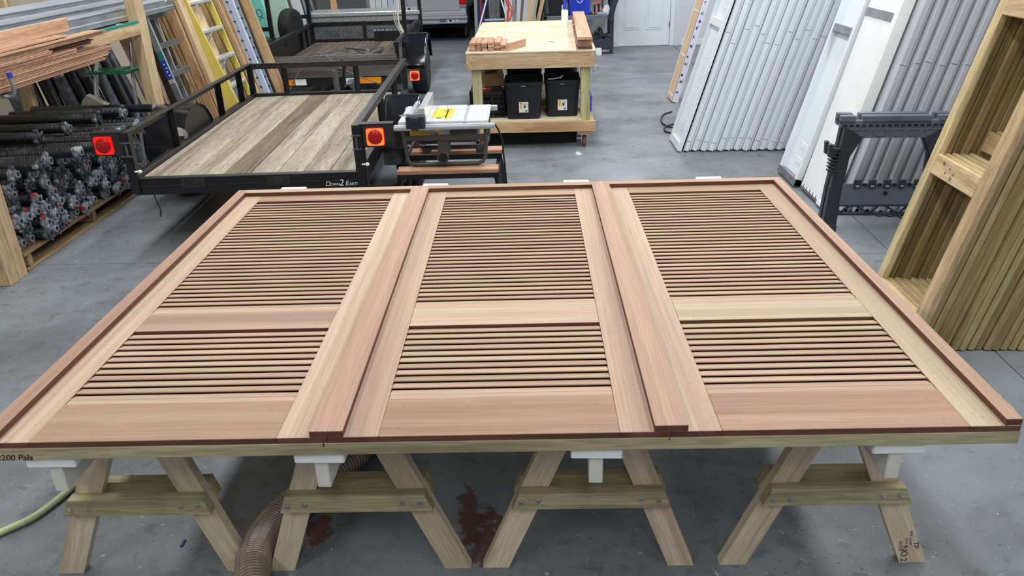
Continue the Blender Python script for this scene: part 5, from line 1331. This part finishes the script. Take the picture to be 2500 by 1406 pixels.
# loose long springs on top, running at odd angles
top = [(-3.30, 4.86, .615, .03, -.02), (-3.22, 5.02, .62, -.03, .0), (-3.26, 5.18, .615, .05, -.01), (-3.14, 5.36, .62, .0, -.02), (-3.05, 5.52, .615, .06, .0), (-3.02, 5.68, .62, -.03, .0), (-3.20, 5.84, .615, .04, -.01), (-3.12, 5.98, .62, -.05, .0), (-3.06, 6.12, .62, .05, -.02), (-3.02, 6.28, .62, -.02, .0)]
for i, (x, y, z, rz, ry) in enumerate(top):
    spring('long black torsion spring lying loose on top of the pile, %s from the near end' % ORD[i], x, y, z, rz, ry, i, i % 3 if i in (3, 4) else i % 2, 1.25, 'long springs loose on top of the pile', 1.15)
T = thing('shaft_tube', 'long black tube with a bright end cap on top of the spring pile', 'tube', (-4.1, 6.52, .69)); d = Vector((1.08, -.1, .01))
MB().cyl((0, 0, 0), d, .033, 14).build('tube', 'pipe_black', T, smooth=40)
MB().cyl(d*.985, d*1.012, .036, 14).build('end_cap', 'cast_metal', T, smooth=40)
for i, (x, y, z, rz) in enumerate(((-3.24, 6.30, .70, .06), (-3.34, 6.08, .70, -.04), (-3.42, 5.78, .70, .05), (-3.48, 5.5, .70, .02))):
    spring('black torsion spring in the topmost layer of the pile, %s from the far end' % ORD[i], x, y, z, rz, 0, i*1.3, i % 2, 1.25, 'springs in the topmost layer', 1.1)
# crumpled plastic
solo(MB().prism([(-.16, 0), (.18, 0), (.10, .05), (.0, .12), (-.05, .15), (-.10, .1)], -.08, .08), 'plastic_sheet', 'bag_plastic', 'crumpled clear plastic sheet on top of the spring pile', 'plastic sheet', L=Matrix.Translation((-3.62, 6.60, .70)) @ Matrix.Rotation(.2, 4, 'Z') @ Matrix.Scale(.62, 4))
# ---- leaning black tubes with foil-wrapped ends
tubes = [(-4.36, 6.95, -.22, .055, .95), (-4.22, 7.02, -.221, .05, .90), (-4.08, 7.08, -.26, .06, None), (-3.95, 7.14, -.29, .062, .88), (-3.83, 7.18, -.315, .05, None), (-3.76, 7.24, -.30, .06, .86), (-3.68, 7.3, -.27, .05, None), (-3.58, 7.36, -.30, .05, None), (-3.50, 7.42, -.36, .055, 1.0)]
for i, (x, y, k, r, w) in enumerate(tubes):
    T = thing('leaning_tube', 'long black tube leaning under the lumber rack, %s from the left' % ORD[i] + (', end wrapped in foil' if w else ''), 'tube', (x, y, 0), 0, 'black tubes leaning under the lumber rack')
    d = Vector((k, .05, 1)).normalized(); L = 1.33
    MB().cyl(d*.01, d*L, r, 14).build('tube', 'pipe_black' if i % 3 else 'pipe_dust', T, smooth=40)
    if w: MB().cyl(d*w, d*(L+.01), r*1.03, 14).build('foil_wrap', 'pipe_dust' if i != 3 else 'galv', T, smooth=40)
# tan boards and metal behind the stepladder
for i, (x, y, k, w, m, lab) in enumerate(((-3.46, 7.72, -.27, .17, 'cardboard', 'tan hardboard sheet leaning behind the green-topped stepladder'), (-3.33, 7.8, -.22, .10, 'brown_dark', 'dark brown sheet leaning behind the tan hardboard'), (-3.30, 7.88, -.24, .12, 'alu_dull', 'dull metal channel leaning behind the rack post'), (-3.40, 7.95, -.16, .12, 'cardboard_pale', 'pale cardboard sheet leaning left of the rack post'))):
    tag(bar('leaning_sheet', (x, y, 0), (x+k*1.25, y, 1.25), w, .02, m, up=(0, 1, 0)), lab, 'sheet')
# ---- aluminium stepladder with green top
def stepladder():
    T = thing('stepladder', 'small aluminium stepladder with a green plastic top behind the spring pile', 'ladder', (-3.62, 7.05, 0))
    for x in (-.17, .17):
        bar('front_rail', (x*1.25, -.28, 0), (x*.95, .0, .9), .02, .045, 'alu', T)
        bar('rear_rail', (x*1.15, .36, 0), (x*.9, .05, .9), .018, .03, 'alu', T)
        bar('handrail', (x*.95, .0, .9), (x*.8, .12, 1.12), .018, .03, 'alu', T)
    for k in range(1, 3): bar('step', (-.19, -.28+.093*k, .3*k), (.19, -.28+.093*k, .3*k), .08, .02, 'alu', T)
    bar('rear_brace', (-.18, .25, .3), (.18, .25, .3), .015, .02, 'alu', T)
    MB().prism([(-.23, -.004), (.17, -.012), (.19, .016), (.10, .02), (-.22, .006)], -.12, .16, Matrix.Translation((0, 0, .905))).build('top_tray', 'green_plastic', T)
stepladder()
# aluminium ladder rail with label
def label_ladder():
    T = thing('aluminium_ladder', 'aluminium ladder with a blue and green label leaning behind the rack post', 'ladder', (-3.2, 7.6, 0))
    k = -.235; L = 1.5
    d = Vector((k, 0, 1))
    for dx, dy in ((0, 0),):
        MB().bar((dx, dy, 0), Vector((dx, dy, 0))+d*L, .062, .026, up=(0, 1, 0), b=.003).build('side_rail', 'alu' if not dx else 'black_steel_worn', T)
    for i in range(5): MB().bar(Vector((0, 0, 0))+d*(.25+.26*i), Vector((.03, .4, 0))+d*(.25+.26*i), .03, .05).build('rung', 'grey_steel', T)
    M = axes(d, (0, -1, 0), d*.82+Vector((0, -.0145, 0)))
    MB().box(-.09, .09, -.028, .028, -.001, .001).build('blue_label', 'blue_label', T, M)
    MB().box(.09, .17, -.028, .028, -.001, .001).build('green_label', 'green_tape', T, M)
    MB().box(-.125, -.095, -.024, .024, -.001, .001).build('barcode', 'paper', T, M)
    for i in range(6): MB().box(-.12, -.10, -.02+.007*i, -.017+.007*i, -.0014, .0014).build('barcode_bar', 'ink_black', T, M)
    for i in range(4): MB().box(-.06+.035*i, -.045+.035*i, -.018+.01*(i % 2), -.002+.01*(i % 2), -.0014, .0014).build('label_print', 'white_paint', T, M)
label_ladder()
# reddish dark stock, widened to stand in for the darkness behind the ladder
for i in range(5): tag(bar('leaning_strip', (-4.05+.13*i, 9.2+.02*i, 0), (-4.30+.13*i, 9.2+.02*i, 1.35), .115, .03, ('brown_dark', 'deck_old', 'brown_dark', 'rust_brown', 'brown_dark')[i], up=(0, 1, 0)), 'dark reddish strip leaning in the gloom behind the label ladder, %s from the left' % ORD[i], 'strip', 'dark strips behind the label ladder')
solo(MB().bar((-.22, 0, 0), (.2, 0, .05), .05, .06), 'grey_bracket', 'steel_grey', 'grey bracket bar behind the label ladder', 'bracket', L=Matrix.Translation((-3.72, 8.9, .62)))
# ---- plywood and lumber leaning
def leansheet(name, label, cat, xa, xb, ka, kb, y, depth, mat, H=1.95, group=None):
    """board whose near edge face spans xa..xb at the floor and leans left with slopes ka, kb"""
    mb = MB(); P = [(xa, 0), (xb, 0), (xb+kb*H, H), (xa+ka*H, H)]
    mid = Vector(((xa+xb)/2+(ka+kb)/4*H, y, H/2)); ax = axes(((ka+kb)/2*H, 0, H), (0, 1, 0), mid); Mi = ax.inverted()
    v = [Mi @ Vector((x, yy, z)) for yy in (y, y+depth) for x, z in P]
    mb.add([tuple(q) for q in v], [(0, 1, 2, 3), (7, 6, 5, 4), (0, 4, 5, 1), (1, 5, 6, 2), (2, 6, 7, 3), (3, 7, 4, 0)])
    o = mb.build(name, mat, None, ax); tag(o, label, cat, group); return o
GW = 'pine boards leaning left of the yellow ladder'
leansheet('lumber_board', 'pale pine board with printed edge leaning left of the yellow ladder', 'board', -3.305, -3.28, -.277, -.272, 8.2, .6, 'pine_fresh', group=GW)
leansheet('lumber_board', 'thin pine board leaning second in the row left of the yellow ladder', 'board', -3.275, -3.255, -.265, -.26, 8.19, .6, 'pine_orange', group=GW)
leansheet('lumber_board', 'wide tan board leaning directly left of the yellow ladder', 'board', -3.25, -3.17, -.25, -.232, 8.2, .6, 'ply_lean', group=GW)
leansheet('lumber_board', 'narrow pine board tight against the yellow ladder', 'board', -3.165, -3.12, -.225, -.225, 8.24, .5, 'pine_fresh', group=GW)

for dx, k0 in ((0, 0),):
    o = leansheet('plywood_sheet', 'yellowish plywood sheet leaning behind the yellow ladder', 'plywood', -3.22, -2.98, -.30, -.26, 9.15, .03, 'ply_lean', 1.6)
    for j in range(3): tag(bar('lumber_board', (-3.16+.085*j, 9.08, 0), (-3.16+.085*j-.46, 9.08, 1.6), .06, .02, 'pine_fresh' if j != 1 else 'yellow_frp', up=(0, 1, 0)), 'board standing behind the yellow ladder, %s from the left' % ORD[j], 'board', 'boards behind the yellow ladder')
def yellow_ladder():
    T = thing('fibreglass_ladder', 'yellow fibreglass stepladder with aluminium steps leaning at the left', 'ladder', (-3.02, 8.4, 0))
    H = 1.8; k = -.33
    d = Vector((k, 0, 1)); d2 = Vector((-.27, .0, 1))
    for y0, w in ((0, .085),):
        MB().bar((.0, 0, 0), d*H, .14, .025, up=(0, 1, 0), b=.004).build('front_rail', 'yellow_frp', T)
        MB().bar((-.085, .03, 0), Vector((-.085, .03, 0))+d*H, .035, .025, up=(0, 1, 0), b=.004).build('front_rail', 'yellow_frp', T)
    MB().bar((.01, .5, 0), Vector((.01, .5, 0))+d2*H, .05, .03, up=(0, 1, 0), b=.004).build('front_rail', 'yellow_frp', T)
    for i in range(5):
        z = .22+.28*i
        s = MB().bar(Vector((.03, .0, 0))+d*z, Vector((.01, .48, 0))+d2*z, .09, .028, b=.003).build('step', 'alu_bright', T)
        MB().bar(Vector((.05, .01, 0))+d*(z-.12), Vector((.13, .09, 0))+d*z, .012, .012).build('step_brace', 'alu', s, Matrix.Identity(4))
    MB().bar((-.16, .5, 0), Vector((-.16, .5, 0))+d*H*.95, .04, .025, up=(0, 1, 0)).build('rear_rail', 'yellow_frp', T)
yellow_ladder()
# white metal siding with black clips
def siding():
    T = thing('siding_panel', 'pale bluish metal panel with a row of black clips, leaning right of the yellow ladder', 'panel', (-3.19, 9.40, 0))
    H = 1.7; k = -.245
    for i in range(4):
        x = -.05+.078*i; MB().bar((x, 0, 0), (x+k*H, 0, H), .072, .035, up=(0, 1, 0), b=.006).build('fold', 'siding_blue', T)
    for i in range(14):
        z = .12+.105*i; x = .15+k*z
        MB().box(x-.014, x+.008, -.024, -.017, z-.004, z+.005).box(x-.002, x+.014, -.024, -.017, z-.009, z-.003).build('clip', 'gap_black', T)
    T = thing('siding_panel', 'grey slatted metal panel leaning beside the brown board', 'panel', (-3.02, 9.5, 0))
    MB().bar((0, 0, 0), (k*H, 0, H), .10, .02, up=(0, 1, 0)).build('backing', 'siding_grey', T)
    for i in range(14):
        z = .08+.11*i; x = k*z
        MB().bar((x-.045, -.014, z), (x+.045, -.014, z+.02), .01, .016, up=(0, 1, 0)).build('slat_gap', 'gap_black', T)
siding()
leansheet('lumber_board', 'long brown board with dark edge leaning between the grey slatted panel and the teal foam', 'board', -2.975, -2.855, -.247, -.255, 9.62, .04, 'ply_lean')
leansheet('lumber_board', 'thin dark brown board behind the long brown board', 'board', -3.0, -2.98, -.247, -.247, 9.63, .04, 'deck_old')
def foam():
    T = thing('foam_board', 'teal insulation foam boards leaning behind the long brown board', 'foam board', (-3.55, 11.62, 0))
    for i in range(3): MB().bar((-.05+.062*i, 0, 0), (-.05+.062*i-.30, 0, 1.6), .06, .08, up=(0, 1, 0), b=.003).build('foam_sheet', 'foam_teal', T)
    text('CX', .11, 'blue_label', frame_on((-.16, -.0415, .93), (.3, 0, -1), (1, 0, .3)), T, 'print', .0003)
    for z in (.62, .7, .78): MB().bar((-.06-.19*z, -.0412, z), (.03-.19*z, -.0412, z+.01), .004, .002).build('print_line', 'siding_grey', T)
foam()
leansheet('wallboard_sheet', 'pale green wallboard sheet leaning behind the teal foam', 'wallboard', -3.66, -3.28, -.14, -.17, 12.1, .05, 'foam_pale', 1.9)
leansheet('wall_cladding_sheet', 'white panel edge leaning right of the pale green wallboard', 'panel', -3.44, -3.32, -.2, -.18, 12.95, .05, 'door_white', 1.9)
for i in range(3): tag(bar('metal_trim', (-3.28+.06*i, 13.05, 0), (-3.28+.06*i-.36, 13.05, 1.9), .03, .03, 'alu_dull' if i else 'siding_grey', up=(0, 1, 0)), 'thin metal trim leaning right of the white panel, %s from the left' % ORD[i], 'trim', 'metal trims right of the white panel')
tag(bar('lumber_board', (-2.93, 12.9, 0), (-2.98, 12.9, 1.6), .09, .04, 'ply_lean', up=(0, 1, 0)), 'brown board standing behind the left rack post of the rear trailer', 'board')
# stack of white sheets and a red box farther back
for i in range(6): tag(bar('white_sheet', (-2.75+.11*i, 15.2, 0), (-2.8+.11*i, 15.2, 1.5), .1, .03, 'siding_blue' if i > 2 else 'door_white', up=(0, 1, 0)), 'white sheet standing behind the diamond plate chest, %s from the left' % ORD[i], 'sheet', 'white sheets behind the chest')
